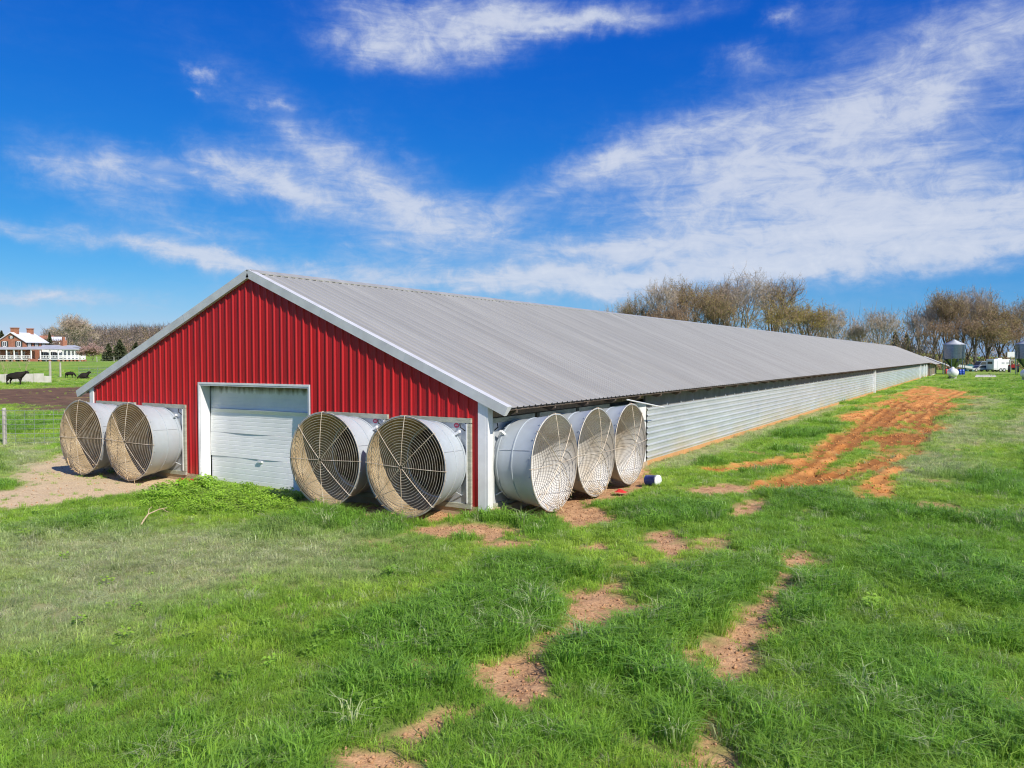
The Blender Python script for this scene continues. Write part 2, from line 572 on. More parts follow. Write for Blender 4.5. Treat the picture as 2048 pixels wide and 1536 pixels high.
M['roof_white'] = mat('white metal roof', (0.72, 0.73, 0.76), (0.62, 0.63, 0.66), rough=0.5, scale=1, coord='World')
M['porch_roof'] = mat('grey porch roof', (0.42, 0.43, 0.45), (0.33, 0.34, 0.36), rough=0.6, scale=1, coord='World')
M['paint'] = mat('white house paint', (0.8, 0.8, 0.78), (0.72, 0.72, 0.7), rough=0.5, scale=2, coord='World')
M['glass'] = mat('dark window glass', (0.05, 0.055, 0.06), rough=0.12)
M['shutter'] = mat('dark green shutter', (0.05, 0.06, 0.055), rough=0.6)
M['concrete'] = mat('pale concrete', (0.62, 0.58, 0.52), (0.5, 0.46, 0.41), rough=0.9, scale=1.4, bump=.004, coord='World')
M['cow'] = mat('black cow hide', (0.012, 0.010, 0.009), (0.022, 0.016, 0.012), spec=.2, rough=0.7, scale=5, bump=.006)
M['post'] = mat('weathered grey post', (0.45, 0.42, 0.37), (0.32, 0.29, 0.25), rough=0.9, scale=6, stretch=(1, 1, .3))
M['fence_wire'] = mat('galvanised fence wire', (0.52, 0.53, 0.5), rough=0.5, metal=0.5)
M['gate'] = mat('grey tube gate', (0.30, 0.33, 0.31), rough=0.5, metal=0.3)
M['bin'] = mat('galvanised bin steel', (0.24, 0.275, 0.31), (0.19, 0.22, 0.25), rough=0.25, metal=.92, scale=1.5, stretch=(1, 1, 3))
M['bin_roof'] = mat('dull bin roof steel', (0.42, 0.44, 0.46), (0.36, 0.38, 0.4), rough=.55, metal=.2, scale=2)
M['tank'] = mat('white tank paint', (0.82, 0.82, 0.8), (0.74, 0.74, 0.72), rough=0.35, scale=2)
M['blue'] = mat('blue plastic', (0.015, 0.07, 0.42), (0.012, 0.05, 0.32), rough=0.4, scale=4)
M['redpaint'] = mat('red machinery paint', (0.42, 0.03, 0.02), rough=0.5)
M['redplastic'] = mat('red plastic scrap', (0.70, 0.05, 0.04), (0.55, 0.03, 0.03), rough=0.5, scale=8)
M['clod'] = mat('dry soil crumb', (0.52, 0.30, 0.15), (0.30, 0.16, 0.08), rough=.95, scale=6, coord='World')
M['clod_mud'] = mat('orange clay crumb', (0.66, 0.29, 0.08), (0.46, 0.18, 0.045), rough=.95, scale=6, coord='World')
M['bluepaint'] = mat('grey blue car paint', (0.26, 0.32, 0.42), rough=0.25, metal=.3)
M['silver'] = mat('pale car paint', (0.62, 0.64, 0.65), rough=0.25, metal=.3)
M['teal'] = mat('teal tarp', (0.03, 0.14, 0.14), rough=0.7)
M['stick'] = mat('bare stick', (0.55, 0.42, 0.27), (0.40, 0.29, 0.18), rough=0.9, scale=20)

# ------------------------------------------------------------------ ground


def poly_sd(x, y, pts, closed=True):
    """signed distance to polygon (negative inside) or plain distance to a polyline"""
    pts = [np.array(p[:2], float) for p in pts]
    d = np.full(x.shape, 1e9)
    inside = np.zeros(x.shape, bool)
    n = len(pts)
    for i in range(n if closed else n - 1):
        a, b = pts[i], pts[(i + 1) % n]
        ex, ey = b - a
        t = np.clip(((x - a[0]) * ex + (y - a[1]) * ey) / (ex * ex + ey * ey + 1e-9), 0, 1)
        d = np.minimum(d, np.hypot(x - a[0] - t * ex, y - a[1] - t * ey))
        if closed and abs(ey) > 1e-9:
            c = ((a[1] > y) != (b[1] > y)) & (x < (b[0] - a[0]) * (y - a[1]) / ey + a[0])
            inside ^= c
    return np.where(inside, -d, d) if closed else d


def GP(lst):
    return [G(*q)[:2] for q in lst]


MUD_POLY = GP([(1694, 828), (1773, 796), (1843, 771), (1935, 778), (1905, 800), (1900, 819), (1894, 848), (1837, 854), (1821, 900), (1775, 911), (1752, 885), (1722, 845)])
MUD_TRACKS = [(GP([(1438, 940), (1511, 931), (1577, 920), (1640, 905), (1690, 880), (1735, 850), (1775, 815)]), .55),
              (GP([(1558, 970), (1606, 944), (1650, 918), (1690, 880)]), .45),
              (GP([(1577, 968), (1640, 952), (1700, 936), (1764, 918), (1811, 900), (1835, 850)]), .5),
              (GP([(1780, 900), (1800, 866), (1843, 844), (1875, 803), (1930, 780)]), .5),
              (GP([(1745, 992), (1764, 956), (1790, 930)]), .3),
              (GP([(1640, 905), (1716, 890), (1760, 900)]), .3)]
RUTS = [GP([(1690, 880), (1735, 850), (1770, 822), (1790, 805), (1840, 790)]), GP([(1780, 900), (1800, 866), (1850, 848), (1890, 835), (1885, 818), (1860, 808)]),
        GP([(1640, 952), (1700, 936), (1770, 915), (1815, 880), (1830, 850), (1845, 835)]), GP([(1720, 895), (1760, 865), (1800, 835), (1830, 822), (1815, 810), (1780, 815)])]
DIRT = [(GP([(1130, 1185), (1190, 1175), (1239, 1152), (1225, 1188), (1294, 1205), (1264, 1220), (1224, 1220), (1190, 1250), (1168, 1262), (1155, 1220)]), .12),
        (GP([(1586, 1148), (1560, 1190), (1522, 1210), (1520, 1255), (1525, 1325), (1432, 1352), (1418, 1310), (1474, 1255), (1528, 1210), (1560, 1160)]), .10),
        (GP([(1284, 1070), (1330, 1062), (1376, 1100), (1360, 1125), (1320, 1095)]), .02),
        (GP([(985, 1318), (1050, 1310), (1078, 1330), (1070, 1385), (1010, 1400), (975, 1360)]), .04),
        (GP([(838, 1326), (870, 1322), (884, 1332), (866, 1345), (842, 1340)]), .01),
        (GP([(700, 1545), (740, 1500), (790, 1496), (800, 1512), (770, 1540)]), .02),
        (GP([(1312, 1540), (1318, 1512), (1380, 1526), (1435, 1505), (1455, 1520), (1440, 1545)]), .01),
        (GP([(840, 1052), (900, 1046), (1010, 1052), (1020, 1064), (930, 1066), (860, 1064)]), .12),
        (GP([(1110, 1024), (1150, 1012), (1200, 1018), (1202, 1036), (1150, 1044)]), .15),
        (GP([(1376, 978), (1440, 966), (1494, 972), (1480, 984), (1400, 988)]), .12),
        (GP([(1478, 1010), (1520, 994), (1532, 998), (1492, 1032), (1468, 1034)]), .06),
        (GP([(1580, 1118), (1600, 1105), (1612, 1112), (1598, 1130)]), .03),
        (GP([(968, 1078), (1040, 1072), (1056, 1082), (1000, 1092)]), .08),
        (GP([(1180, 1082), (1200, 1078), (1206, 1090), (1180, 1094)]), .04)]
DIRT_LINES = [(GP([(720, 1520), (870, 1430), (990, 1365), (1090, 1280), (1168, 1245), (1240, 1180), (1305, 1110), (1345, 1070)]), .11), (GP([(1450, 1335), (1425, 1420), (1400, 1510)]), .08), (GP([(1608, 1102), (1585, 1150), (1535, 1205), (1495, 1270), (1450, 1330)]), .12), (GP([(1168, 1262), (1140, 1272), (1090, 1265)]), .10), (GP([(1000, 1400), (930, 1425), (870, 1445), (810, 1490)]), .10),
              (GP([(1520, 1220), (1400, 1180), (1340, 1185), (1290, 1205)]), .05)]
GRAVEL = GP([(-60, 992), (60, 968), (140, 952), (240, 962), (330, 957), (400, 962), (330, 972), (240, 986), (120, 1002), (-60, 1028)])
PADDOCK = GP([(-200, 783), (60, 777), (180, 769), (330, 768), (330, 815), (200, 822), (90, 821), (-40, 816), (-200, 814)])
DRY = [(GP([(0, 1090), (200, 1070), (420, 1085), (640, 1090), (700, 1120), (560, 1160), (420, 1190), (250, 1240), (60, 1270), (0, 1250)]), 1.6),
       (GP([(0, 880), (90, 885), (130, 930), (100, 955), (0, 935)]), 1.0),
       (GP([(1760, 940), (1850, 905), (1920, 830), (1960, 790), (1985, 800), (1950, 860), (1900, 930), (1840, 960)]), 1.5),
       (GP([(1990, 850), (2060, 815), (2080, 860), (2020, 880)]), 1.5)]
FAN_BARE = [GP([(20, 952), (60, 930), (110, 905), (200, 915), (400, 950), (330, 972), (240, 978), (120, 985)]), [(-4.6, .05), (-4.4, -.7), (-2.5, -1.15), (-.6, -1.0), (-.2, .05)],
            [(0, .1), (1.0, .2), (1.35, 2), (1.3, 5.6), (.5, 7.2), (0, 8)]]
WALL_DRY = [(0.0, 7.5), (0.9, 8.0), (0.8, 22), (0.6, 40), (0.0, 40)]


def masks(x, y):
    n1 = fbm(x, y, 0.9, 3, 4) - .5
    n2 = fbm(x, y, 3.1, 11, 3) - .5
    n0 = fbm(x, y, 0.25, 5, 3) - .5
    n4 = fbm(x, y, 9.0, 13, 2) - .5
    wob = n1 * .55 + n2 * .22
    far = np.clip((y - 5) / 20.0, 0.35, 2.2)
    n3 = fbm(x * 1.0, y * .35, 0.8, 91, 4) - .5
    mud = 1 - sstep(-.9, .9, poly_sd(x, y, MUD_POLY) + wob * 2.4 + n3 * 5.0 + n4 * 1.0 - .2)
    for pts, w in MUD_TRACKS:
        d = poly_sd(x, y, pts, False) + wob * .7 + n3 * .5 + n4 * .4
        mud = np.maximum(mud, .97 * (1 - sstep(w * .75, w * 1.6, d)))
    mud = mud * (1 - .5 * sstep(.62, .74, fbm(x, y * .7, .9, 95, 3)))
    rut = np.zeros_like(x)
    for pts in RUTS:
        d0 = poly_sd(x, y, pts, False)
        for off in (.0, .5):
            rut = np.maximum(rut, (1 - sstep(.08, .22, np.abs(d0 - off) + n2 * .12)))
    for pts, w in MUD_TRACKS[:4]:
        d0 = poly_sd(x, y, pts, False)
        rut = np.maximum(rut, .8 * (1 - sstep(.06, .2, np.abs(d0 - .33) + n2 * .2)))
    rut = np.maximum(rut, .45 * sstep(.58, .68, fbm(x, y * .6, 1.6, 97, 3)))
    rut = rut * sstep(.2, .8, mud)
    dirt = np.zeros_like(x)
    for pts, s in DIRT:
        d = poly_sd(x, y, pts) + wob * .42 + n2 * .42 + n4 * .42 - s
        dirt = np.maximum(dirt, 1 - sstep(-.22, .30, d))
    for pts, w in DIRT_LINES:
        d = poly_sd(x, y, pts, False) + wob * .5
        dirt = np.maximum(dirt, .8 * (1 - sstep(w * .1, w * 1.8, d)) * sstep(.44, .60, fbm(x + 3, y, 1.1, 99, 3)))
    for pts in FAN_BARE[1:]:
        d = poly_sd(x, y, pts) + wob * .8
        dirt = np.maximum(dirt, .95 * (1 - sstep(-.25, .25, d)))
    # scattered thin spots on the right lawn and in front of the corner
    thin = sstep(.63, .75, fbm(x + 40, y, 0.55, 23, 4)) * sstep(-6, -2, y) * (1 - sstep(14, 20, y)) * sstep(-3, 1, x)
    dirt = np.maximum(dirt, thin * .7)
    grav = 1 - sstep(-.25, .3, poly_sd(x, y, GRAVEL) + wob * .7)
    grav = np.maximum(grav, .92 * (1 - sstep(-.35, .35, poly_sd(x, y, FAN_BARE[0]) + wob * .8)))
    pad = 1 - sstep(-3.5, 3.5, poly_sd(x, y, PADDOCK) + n0 * 14 + n1 * 2)
    dry = np.zeros_like(x)
    for pts, s in DRY:
        d = poly_sd(x, y, pts) + n1 * 2.2 + n0 * 1.0
        dry = np.maximum(dry, (1 - sstep(-1.2, s, d)))
    dw = poly_sd(x, y, WALL_DRY) + wob * .9
    dry = np.maximum(dry, .9 * (1 - sstep(-.2, .5, dw)))
    lush = sstep(.42, .62, fbm(x - 13, y + 7, 0.33, 31, 3))
    return mud, rut, dirt, grav, pad, dry, lush


def gz(x, y):
    x = np.asarray(x, float)
    y = np.asarray(y, float)
    side = -0.0011 * np.clip(y, 0, 140) * sstep(-8, 0, x)
    dl = np.hypot(x - 8, y + 12)
    left = sstep(-60, -110, x)
    z = side + 1.9 * sstep(112, 215, dl) * left + 9.0 * sstep(290, 560, dl) * left
    z = z + 3.0 * sstep(250, 600, dl) * (1 - left)
    z = z - 0.05 * sstep(-1.5, -6, x) * sstep(3, -1, y) * sstep(-6, -2, y)
    z = z + (fbm(x, y, .45, 41, 3) - .5) * .10 * sstep(0, 1.0, np.maximum(-y - .6, x - .5)) * (dl < 60)
    # the pasture drops away beyond the fan wall's far side as in a gentle swale
    return z


def spaced(segments):
    out = []
    for a, b, s in segments:
        n = max(1, int(round((b - a) / s)))
        out += list(np.linspace(a, b, n, endpoint=False))
    return np.array(out + [segments[-1][1]])


xs = spaced([(-3000, -900, 300), (-900, -320, 40), (-320, -140, 8), (-140, -45, 1.2), (-45, -15, .35), (-15, 11, .13), (11, 24, .35), (24, 60, 2), (60, 300, 20), (300, 900, 100), (900, 3000, 300)])
ys = spaced([(-600, -60, 90), (-60, -13, 3), (-13, 14, .13), (14, 40, .22), (40, 70, .4), (70, 170, 1.4), (170, 420, 12), (420, 900, 50), (900, 3600, 300)])
GX, GY = np.meshgrid(xs, ys, indexing='ij')
gx, gy = GX.ravel(), GY.ravel()
mud, rut, dirt, grav, pad, dry, lush = masks(gx, gy)
zz = gz(gx, gy)
near = (np.hypot(gx - 8, gy + 12) < 90)
clod = (fbm(gx, gy, 2.6, 51, 3) - .5)
zz = zz + near * (mud * (clod * .22 - .03 + (fbm(gx, gy, 5.0, 57, 2) - .5) * .09) - rut * .11 + dirt * (clod * .11 - .065 + (fbm(gx, gy, 6.0, 53, 2) - .5) * .06) + (1 - np.maximum(mud, dirt)) * (fbm(gx, gy, 1.7, 61, 3) - .5) * .05)
nx, ny = len(xs), len(ys)
idx = np.arange(nx * ny).reshape(nx, ny)
quads = np.stack([idx[:-1, :-1], idx[1:, :-1], idx[1:, 1:], idx[:-1, 1:]], -1).reshape(-1, 4)
me = bpy.data.meshes.new('ground')
me.vertices.add(nx * ny)
me.vertices.foreach_set('co', np.stack([gx, gy, zz], -1).ravel())
me.loops.add(quads.size)
me.loops.foreach_set('vertex_index', quads.ravel())
me.polygons.add(len(quads))
me.polygons.foreach_set('loop_start', np.arange(0, quads.size, 4))
me.polygons.foreach_set('loop_total', np.full(len(quads), 4))
me.polygons.foreach_set('use_smooth', np.ones(len(quads), bool))
me.update()
ca = me.attributes.new('cover_a', 'FLOAT_COLOR', 'POINT')
ca.data.foreach_set('color', np.stack([mud, dirt, pad, grav], -1).ravel())
cb = me.attributes.new('cover_b', 'FLOAT_COLOR', 'POINT')
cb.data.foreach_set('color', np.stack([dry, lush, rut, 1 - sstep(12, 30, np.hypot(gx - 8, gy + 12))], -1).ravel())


def ground_material():
    m = bpy.data.materials.new('pasture ground')
    m.use_nodes = True
    nt = m.node_tree
    N, L = nt.nodes, nt.links
    p = N['Principled BSDF']
    p.inputs['Roughness'].default_value = 0.95
    p.inputs['Specular IOR Level'].default_value = 0.15
    ge = N.new('ShaderNodeNewGeometry')

    def noise(scale, detail=5, rough=.6, stretch=(1, 1, 1)):
        mp = N.new('ShaderNodeMapping')
        mp.inputs['Scale'].default_value = stretch
        L.new(ge.outputs['Position'], mp.inputs[0])
        n = N.new('ShaderNodeTexNoise')
        n.inputs['Scale'].default_value = scale
        n.inputs['Detail'].default_value = detail
        n.inputs['Roughness'].default_value = rough
        L.new(mp.outputs[0], n.inputs[0])
        return n.outputs['Fac']

    def rng(v, a, b, c=0.0, d=1.0):
        n = N.new('ShaderNodeMapRange')
        L.new(v, n.inputs[0])
        for i, t in zip((1, 2, 3, 4), (a, b, c, d)):
            n.inputs[i].default_value = t
        return n.outputs[0]

    def mix(f, a, b):
        n = N.new('ShaderNodeMix')
        n.data_type = 'RGBA'
        if isinstance(f, float):
            n.inputs[0].default_value = f
        else:
            L.new(f, n.inputs[0])
        for i, v in ((6, a), (7, b)):
            if isinstance(v, tuple):
                n.inputs[i].default_value = (*v, 1)
            else:
                L.new(v, n.inputs[i])
        return n.outputs[2]

    def math_(op, a, b):
        n = N.new('ShaderNodeMath')
        n.operation = op
        n.use_clamp = True
        for i, v in enumerate((a, b)):
            if isinstance(v, (int, float)):
                n.inputs[i].default_value = v
            else:
                L.new(v, n.inputs[i])
        return n.outputs[0]
    A = N.new('ShaderNodeAttribute')
    A.attribute_name = 'cover_a'
    B = N.new('ShaderNodeAttribute')
    B.attribute_name = 'cover_b'
    sa = N.new('ShaderNodeSeparateColor')
    L.new(A.outputs['Color'], sa.inputs[0])
    sb = N.new('ShaderNodeSeparateColor')
    L.new(B.outputs['Color'], sb.inputs[0])
    big = noise(.16, 5)
    med = noise(.9, 6, .65)
    fine = noise(7.0, 6, .7)
    vfine = noise(26.0, 4, .7)
    grass = mix(rng(big, .40, .60), (0.175, 0.320, 0.036), (0.320, 0.430, 0.055))
    grass = mix(math_('MULTIPLY', rng(noise(.045, 4), .48, .62), .6), grass, (0.41, 0.39, 0.13))
    grass = mix(rng(med, .48, .72), grass, (0.33, 0.38, 0.10))
    grass = mix(rng(fine, .35, .65), mix(.55, grass, (0.08, 0.15, 0.022)), grass)
    grass = mix(math_('MULTIPLY', sb.outputs[1], .45), grass, (0.13, 0.28, 0.030))
    # dark thatch and soil at the foot of the standing grass
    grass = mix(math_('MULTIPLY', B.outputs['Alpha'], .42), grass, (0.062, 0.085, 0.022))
    dryc = mix(rng(fine, .35, .65), (0.27, 0.26, 0.125), (0.45, 0.40, 0.22))
    col = mix(math_('MULTIPLY', sb.outputs[0], .8), grass, dryc)
    padc = mix(rng(med, .35, .65), (0.085, 0.048, 0.032), (0.20, 0.115, 0.065))
    padc = mix(math_('MULTIPLY', rng(noise(.35, 6), .56, .68), .7), padc, (0.30, 0.20, 0.08))
    col = mix(sa.outputs[2], col, padc)
    dirtc = mix(rng(fine, .32, .66), (0.35, 0.185, 0.088), (0.61, 0.365, 0.19))
    dirtc = mix(math_('MULTIPLY', rng(vfine, .5, .68), .6), dirtc, (0.15, 0.09, 0.05))
    col = mix(rng(sa.outputs[1], .25, .85), col, dirtc)
    mudc = mix(rng(med, .34, .62), (0.50, 0.175, 0.040), (0.68, 0.33, 0.105))
    mudc = mix(math_('MULTIPLY', rng(fine, .48, .70), .6), mudc, (0.29, 0.10, 0.024))
    mudc = mix(math_('MULTIPLY', sb.outputs[2], .75), mudc, (0.20, 0.072, 0.02))
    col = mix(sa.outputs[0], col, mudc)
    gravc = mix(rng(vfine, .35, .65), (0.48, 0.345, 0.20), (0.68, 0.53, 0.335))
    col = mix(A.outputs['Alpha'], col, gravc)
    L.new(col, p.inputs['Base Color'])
    b = N.new('ShaderNodeBump')
    b.inputs['Distance'].default_value = .05
    b.inputs['Strength'].default_value = .9
    hsum = math_('ADD', math_('MULTIPLY', fine, .6), math_('MULTIPLY', vfine, .4))
    L.new(hsum, b.inputs['Height'])
    L.new(b.outputs[0], p.inputs['Normal'])
    return m


me.materials.append(ground_material())
ground = bpy.data.objects.new('ground', me)
link(ground, kind='structure', label='green pasture ground with bare dirt patches and orange clay tracks')

# height lookup on the built sheet


def gh(x, y):
    i = int(np.clip(np.searchsorted(xs, x) - 1, 0, nx - 2))
    j = int(np.clip(np.searchsorted(ys, y) - 1, 0, ny - 2))
    fx = (x - xs[i]) / (xs[i + 1] - xs[i])
    fy = (y - ys[j]) / (ys[j + 1] - ys[j])
    Z = zz.reshape(nx, ny)
    return float((Z[i, j] * (1 - fx) + Z[i + 1, j] * fx) * (1 - fy) + (Z[i, j + 1] * (1 - fx) + Z[i + 1, j + 1] * fx) * fy)


def gh_arr(x, y):
    i = np.clip(np.searchsorted(xs, x) - 1, 0, nx - 2)
    j = np.clip(np.searchsorted(ys, y) - 1, 0, ny - 2)
    fx = (x - xs[i]) / (xs[i + 1] - xs[i])
    fy = (y - ys[j]) / (ys[j + 1] - ys[j])
    Z = zz.reshape(nx, ny)
    return (Z[i, j] * (1 - fx) + Z[i + 1, j] * fx) * (1 - fy) + (Z[i, j + 1] * (1 - fx) + Z[i + 1, j + 1] * fx) * fy


# ------------------------------------------------------------------ grass (uncountable: one object)


def grass_material(name, translucency=.35):
    m = bpy.data.materials.new(name)
    m.use_nodes = True
    N, L = m.node_tree.nodes, m.node_tree.links
    p = N['Principled BSDF']
    p.inputs['Roughness'].default_value = .42
    p.inputs['Specular IOR Level'].default_value = .5
    a = N.new('ShaderNodeAttribute')
    a.attribute_type = 'INSTANCER'
    a.attribute_name = 'tint'
    tr = N.new('ShaderNodeBsdfTranslucent')
    ms = N.new('ShaderNodeMixShader')
    ms.inputs[0].default_value = translucency
    L.new(a.outputs['Color'], p.inputs['Base Color'])
    L.new(a.outputs['Color'], tr.inputs[0])
    L.new(p.outputs[0], ms.inputs[1])
    L.new(tr.outputs[0], ms.inputs[2])
    L.new(ms.outputs[0], N['Material Output'].inputs[0])
    return m


M['blade'] = grass_material('grass blades', .45)


def clump(seed, n, rad, h0, h1, lean, width, floppy, windx=0.0):
    rs = np.random.RandomState(seed)
    mb = MB()
    for k in range(n):
        a = rs.rand() * 6.283
        r_ = rad * math.sqrt(rs.rand())
        bx, by = r_ * math.cos(a), r_ * math.sin(a)
        h = h0 + (h1 - h0) * rs.rand()
        a2 = a + rs.randn() * .9
        l = lean * (.3 + rs.rand()) * h
        dx, dy = math.cos(a2) * l + windx * h, math.sin(a2) * l
        w = width * (.6 + .7 * rs.rand())
        ax = rs.rand() * 6.283
        wx, wy = math.cos(ax) * w / 2, math.sin(ax) * w / 2
        m1 = (bx + dx * .3, by + dy * .3, h * .6)
        tip = (bx + dx * (1 + floppy * .4), by + dy * (1 + floppy * .4), h * (1 - .35 * floppy))
        mb.add([(bx - wx, by - wy, -.02), (bx + wx, by + wy, -.02), (m1[0] + wx * .85, m1[1] + wy * .85, m1[2]), (m1[0] - wx * .85, m1[1] - wy * .85, m1[2]), tip],
               [(0, 1, 2, 3), (3, 2, 4)])
    return mb.mesh('grass_tuft', M['blade'])


def weed(seed):
    rs = np.random.RandomState(seed)
    mb = MB()
    for k in range(26):
        a, r_ = rs.rand() * 6.283, .11 * math.sqrt(rs.rand())
        z = .05 + .09 * rs.rand()
        c = np.array([r_ * math.cos(a), r_ * math.sin(a), z])
        u_ = np.array([math.cos(a), math.sin(a), rs.randn() * .3]) * (.022 + .015 * rs.rand())
        v_ = np.array([-math.sin(a), math.cos(a), rs.randn() * .3]) * (.016 + .01 * rs.rand())
        mb.add([c - u_, c + v_, c + u_, c - v_], [(0, 1, 2, 3)])
    return mb.mesh('weed_tuft', M['blade'])


TUFTS = [clump(1, 40, .10, .05, .13, .55, .0075, .3), clump(2, 42, .11, .09, .20, .9, .0075, .9, .25), clump(3, 40, .12, .05, .12, 1.5, .0075, 1.0, .5),
         weed(4), clump(5, 34, .09, .12, .30, .8, .009, .8, .2)]


def make_grass():
    rs = np.random.RandomState(7)
    X, Y, D = [], [], []
    f2 = CF[:2] / np.linalg.norm(CF[:2])
    r2 = CR[:2] / np.linalg.norm(CR[:2])
    for d0, d1, dens in ((3.8, 8, 135), (8, 12, 125), (12, 17, 95), (17, 24, 55), (24, 36, 26), (36, 56, 9), (56, 90, 4.0), (90, 140, 1.2)):
        wmax = d1 * 1.95 + 6
        n = int((d1 - d0) * wmax * dens)
        d = d0 + (d1 - d0) * rs.rand(n)
        l = (rs.rand(n) - .5) * wmax
        ok = np.abs(l) < d * .92 + 2.6
        d, l = d[ok], l[ok]
        X.append(CAM[0] + f2[0] * d + r2[0] * l)
        Y.append(CAM[1] + f2[1] * d + r2[1] * l)
        D.append(d)
    x, y, d = np.concatenate(X), np.concatenate(Y), np.concatenate(D)
    barn = (x > -13.0) & (x < .06) & (y > -.04) & (y < 155)
    x, y, d = x[~barn], y[~barn], d[~barn]
    mud, rut, dirt, grav, pad, dry, lush = masks(x, y)
    bare = np.maximum.reduce([mud, dirt, grav, pad])
    keep = rs.rand(len(x)) > .96 * np.clip((bare - .1) / .85, 0, 1)
    keep &= rs.rand(len(x)) < (1 - .35 * dry * (d > 17))
    # sparse ring of grass beside bare spots
    x, y, d, bare, dry, lush = x[keep], y[keep], d[keep], bare[keep], dry[keep], lush[keep]
    n = len(x)
    z = gh_arr(x, y)
    patch = fbm(x, y, .5, 71, 3)
    tall = sstep(.50, .66, fbm(x + 9, y - 4, .42, 77, 3)) * (1 - .75 * dry)
    # rank growth right of the clay ruts, close to the camera
    right = sstep(4.4, 5.6, x + .35 * (y + 8)) * sstep(2, -2, y)
    tall = np.maximum(tall, .75 * right * sstep(.35, .55, fbm(x, y, .8, 79, 3)))
    tall = tall * (1 - sstep(.02, .35, bare))
    # clover patch before the door
    clover = (1 - sstep(-.3, .6, poly_sd(x, y, GP([(330, 975), (400, 962), (500, 978), (600, 985), (600, 1000), (520, 1020), (400, 1010), (330, 1000)])) + (patch - .5) * 1.5))
    kind = np.zeros(n, int)
    u = rs.rand(n)
    kind[u < .35 + .45 * tall] = 1
    kind[u < .55 * tall * tall] = 4
    kind[rs.rand(n) < dry * .75] = 2
    kind[rs.rand(n) < clover * .9] = 3
    kind[(rs.rand(n) < .008) & (fbm(x, y, .7, 87, 2) > .5)] = 3
    s = (.75 + .5 * rs.rand(n)) * (.72 + .38 * tall) * (1 - .3 * bare)
    s = s * np.clip(d / 16, 1, 2.6) ** .55
    sz_ = s * (.62 + .45 * rs.rand(n)) * np.where(kind == 3, 1.3, 1.0) * (1 - .25 * sstep(20, 60, d))
    g1, g2, g3 = np.array([.285, .480, .050]), np.array([.200, .405, .048]), np.array([.43, .59, .075])
    dryc, dry2 = np.array([.60, .58, .36]), np.array([.50, .56, .29])
    t1 = np.clip(rs.rand(n) * .9 + (patch - .5) * 2.6 + (fbm(x, y, 1.9, 83, 2) - .5) * 1.2, 0, 1)[:, None]
    col = g1 * (1 - t1) + g3 * t1
    col = col * (1 - (.75 * tall)[:, None]) + g2 * (.75 * tall)[:, None]
    col = col * (1 - (.35 * lush)[:, None]) + g2 * (.35 * lush)[:, None]
    dm = np.clip((kind != 3) * dry * (.4 + .7 * rs.rand(n)) + (kind != 3) * (rs.rand(n) < .06) * .7, 0, 1)[:, None]
    dc = dryc + (dry2 - dryc) * rs.rand(n)[:, None]
    col = col * (1 - dm) + dc * dm
    col = col * (1 - clover[:, None] * .8) + np.array([.36, .58, .06]) * clover[:, None] * .8
    col = col * (.70 + .55 * rs.rand(n))[:, None]
    fd = (.55 * sstep(18, 60, d))[:, None]  # far tufts brightened in colour to make up for their self-shadowing
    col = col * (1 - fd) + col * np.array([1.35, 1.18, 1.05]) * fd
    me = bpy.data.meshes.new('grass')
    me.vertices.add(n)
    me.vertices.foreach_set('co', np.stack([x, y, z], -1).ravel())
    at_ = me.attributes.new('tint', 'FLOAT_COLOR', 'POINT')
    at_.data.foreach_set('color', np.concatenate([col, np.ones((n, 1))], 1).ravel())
    a2 = me.attributes.new('turn', 'FLOAT_VECTOR', 'POINT')
    # blown-over grass keeps a loose common direction
    turn = np.where(np.isin(kind, (1, 2, 4)), 2.4 + rs.randn(n) * .8 + (patch - .5) * 5, rs.rand(n) * 6.283)
    a2.data.foreach_set('vector', np.stack([rs.randn(n) * .08, rs.randn(n) * .08, turn], -1).ravel())
    a3 = me.attributes.new('size', 'FLOAT_VECTOR', 'POINT')
    a3.data.foreach_set('vector', np.stack([s, s, sz_], -1).ravel())
    a4 = me.attributes.new('kindex', 'INT', 'POINT')
    a4.data.foreach_set('value', kind.astype(np.int32))
    o = bpy.data.objects.new('grass', me)
    link(o, kind='stuff', label='uneven green grass growing all over the pasture ground', cat='grass')
    ng = bpy.data.node_groups.new('grass scatter', 'GeometryNodeTree')
    ng.interface.new_socket('Geometry', in_out='INPUT', socket_type='NodeSocketGeometry')
    ng.interface.new_socket('Geometry', in_out='OUTPUT', socket_type='NodeSocketGeometry')
    N, L = ng.nodes, ng.links
    gi, go = N.new('NodeGroupInput'), N.new('NodeGroupOutput')
    jn = N.new('GeometryNodeJoinGeometry')
    for tm in reversed(TUFTS):
        to = bpy.data.objects.new('grass_tuft', tm)
        oi = N.new('GeometryNodeObjectInfo')
        oi.inputs['Object'].default_value = to
        oi.inputs['As Instance'].default_value = True
        L.new(oi.outputs['Geometry'], jn.inputs[0])
    ip = N.new('GeometryNodeInstanceOnPoints')
    ip.inputs['Pick Instance'].default_value = True

    def attr(nm, typ):
        a = N.new('GeometryNodeInputNamedAttribute')
        a.data_type = typ
        a.inputs['Name'].default_value = nm
        return a.outputs['Attribute']
    L.new(gi.outputs[0], ip.inputs['Points'])
    L.new(jn.outputs[0], ip.inputs['Instance'])
    L.new(attr('kindex', 'INT'), ip.inputs['Instance Index'])
    e2r = N.new('FunctionNodeEulerToRotation')
    L.new(attr('turn', 'FLOAT_VECTOR'), e2r.inputs[0])
    L.new(e2r.outputs[0], ip.inputs['Rotation'])
    L.new(attr('size', 'FLOAT_VECTOR'), ip.inputs['Scale'])
    L.new(ip.outputs[0], go.inputs[0])
    md = o.modifiers.new('scatter', 'NODES')
    md.node_group = ng
    return n


print('grass tufts', make_grass())


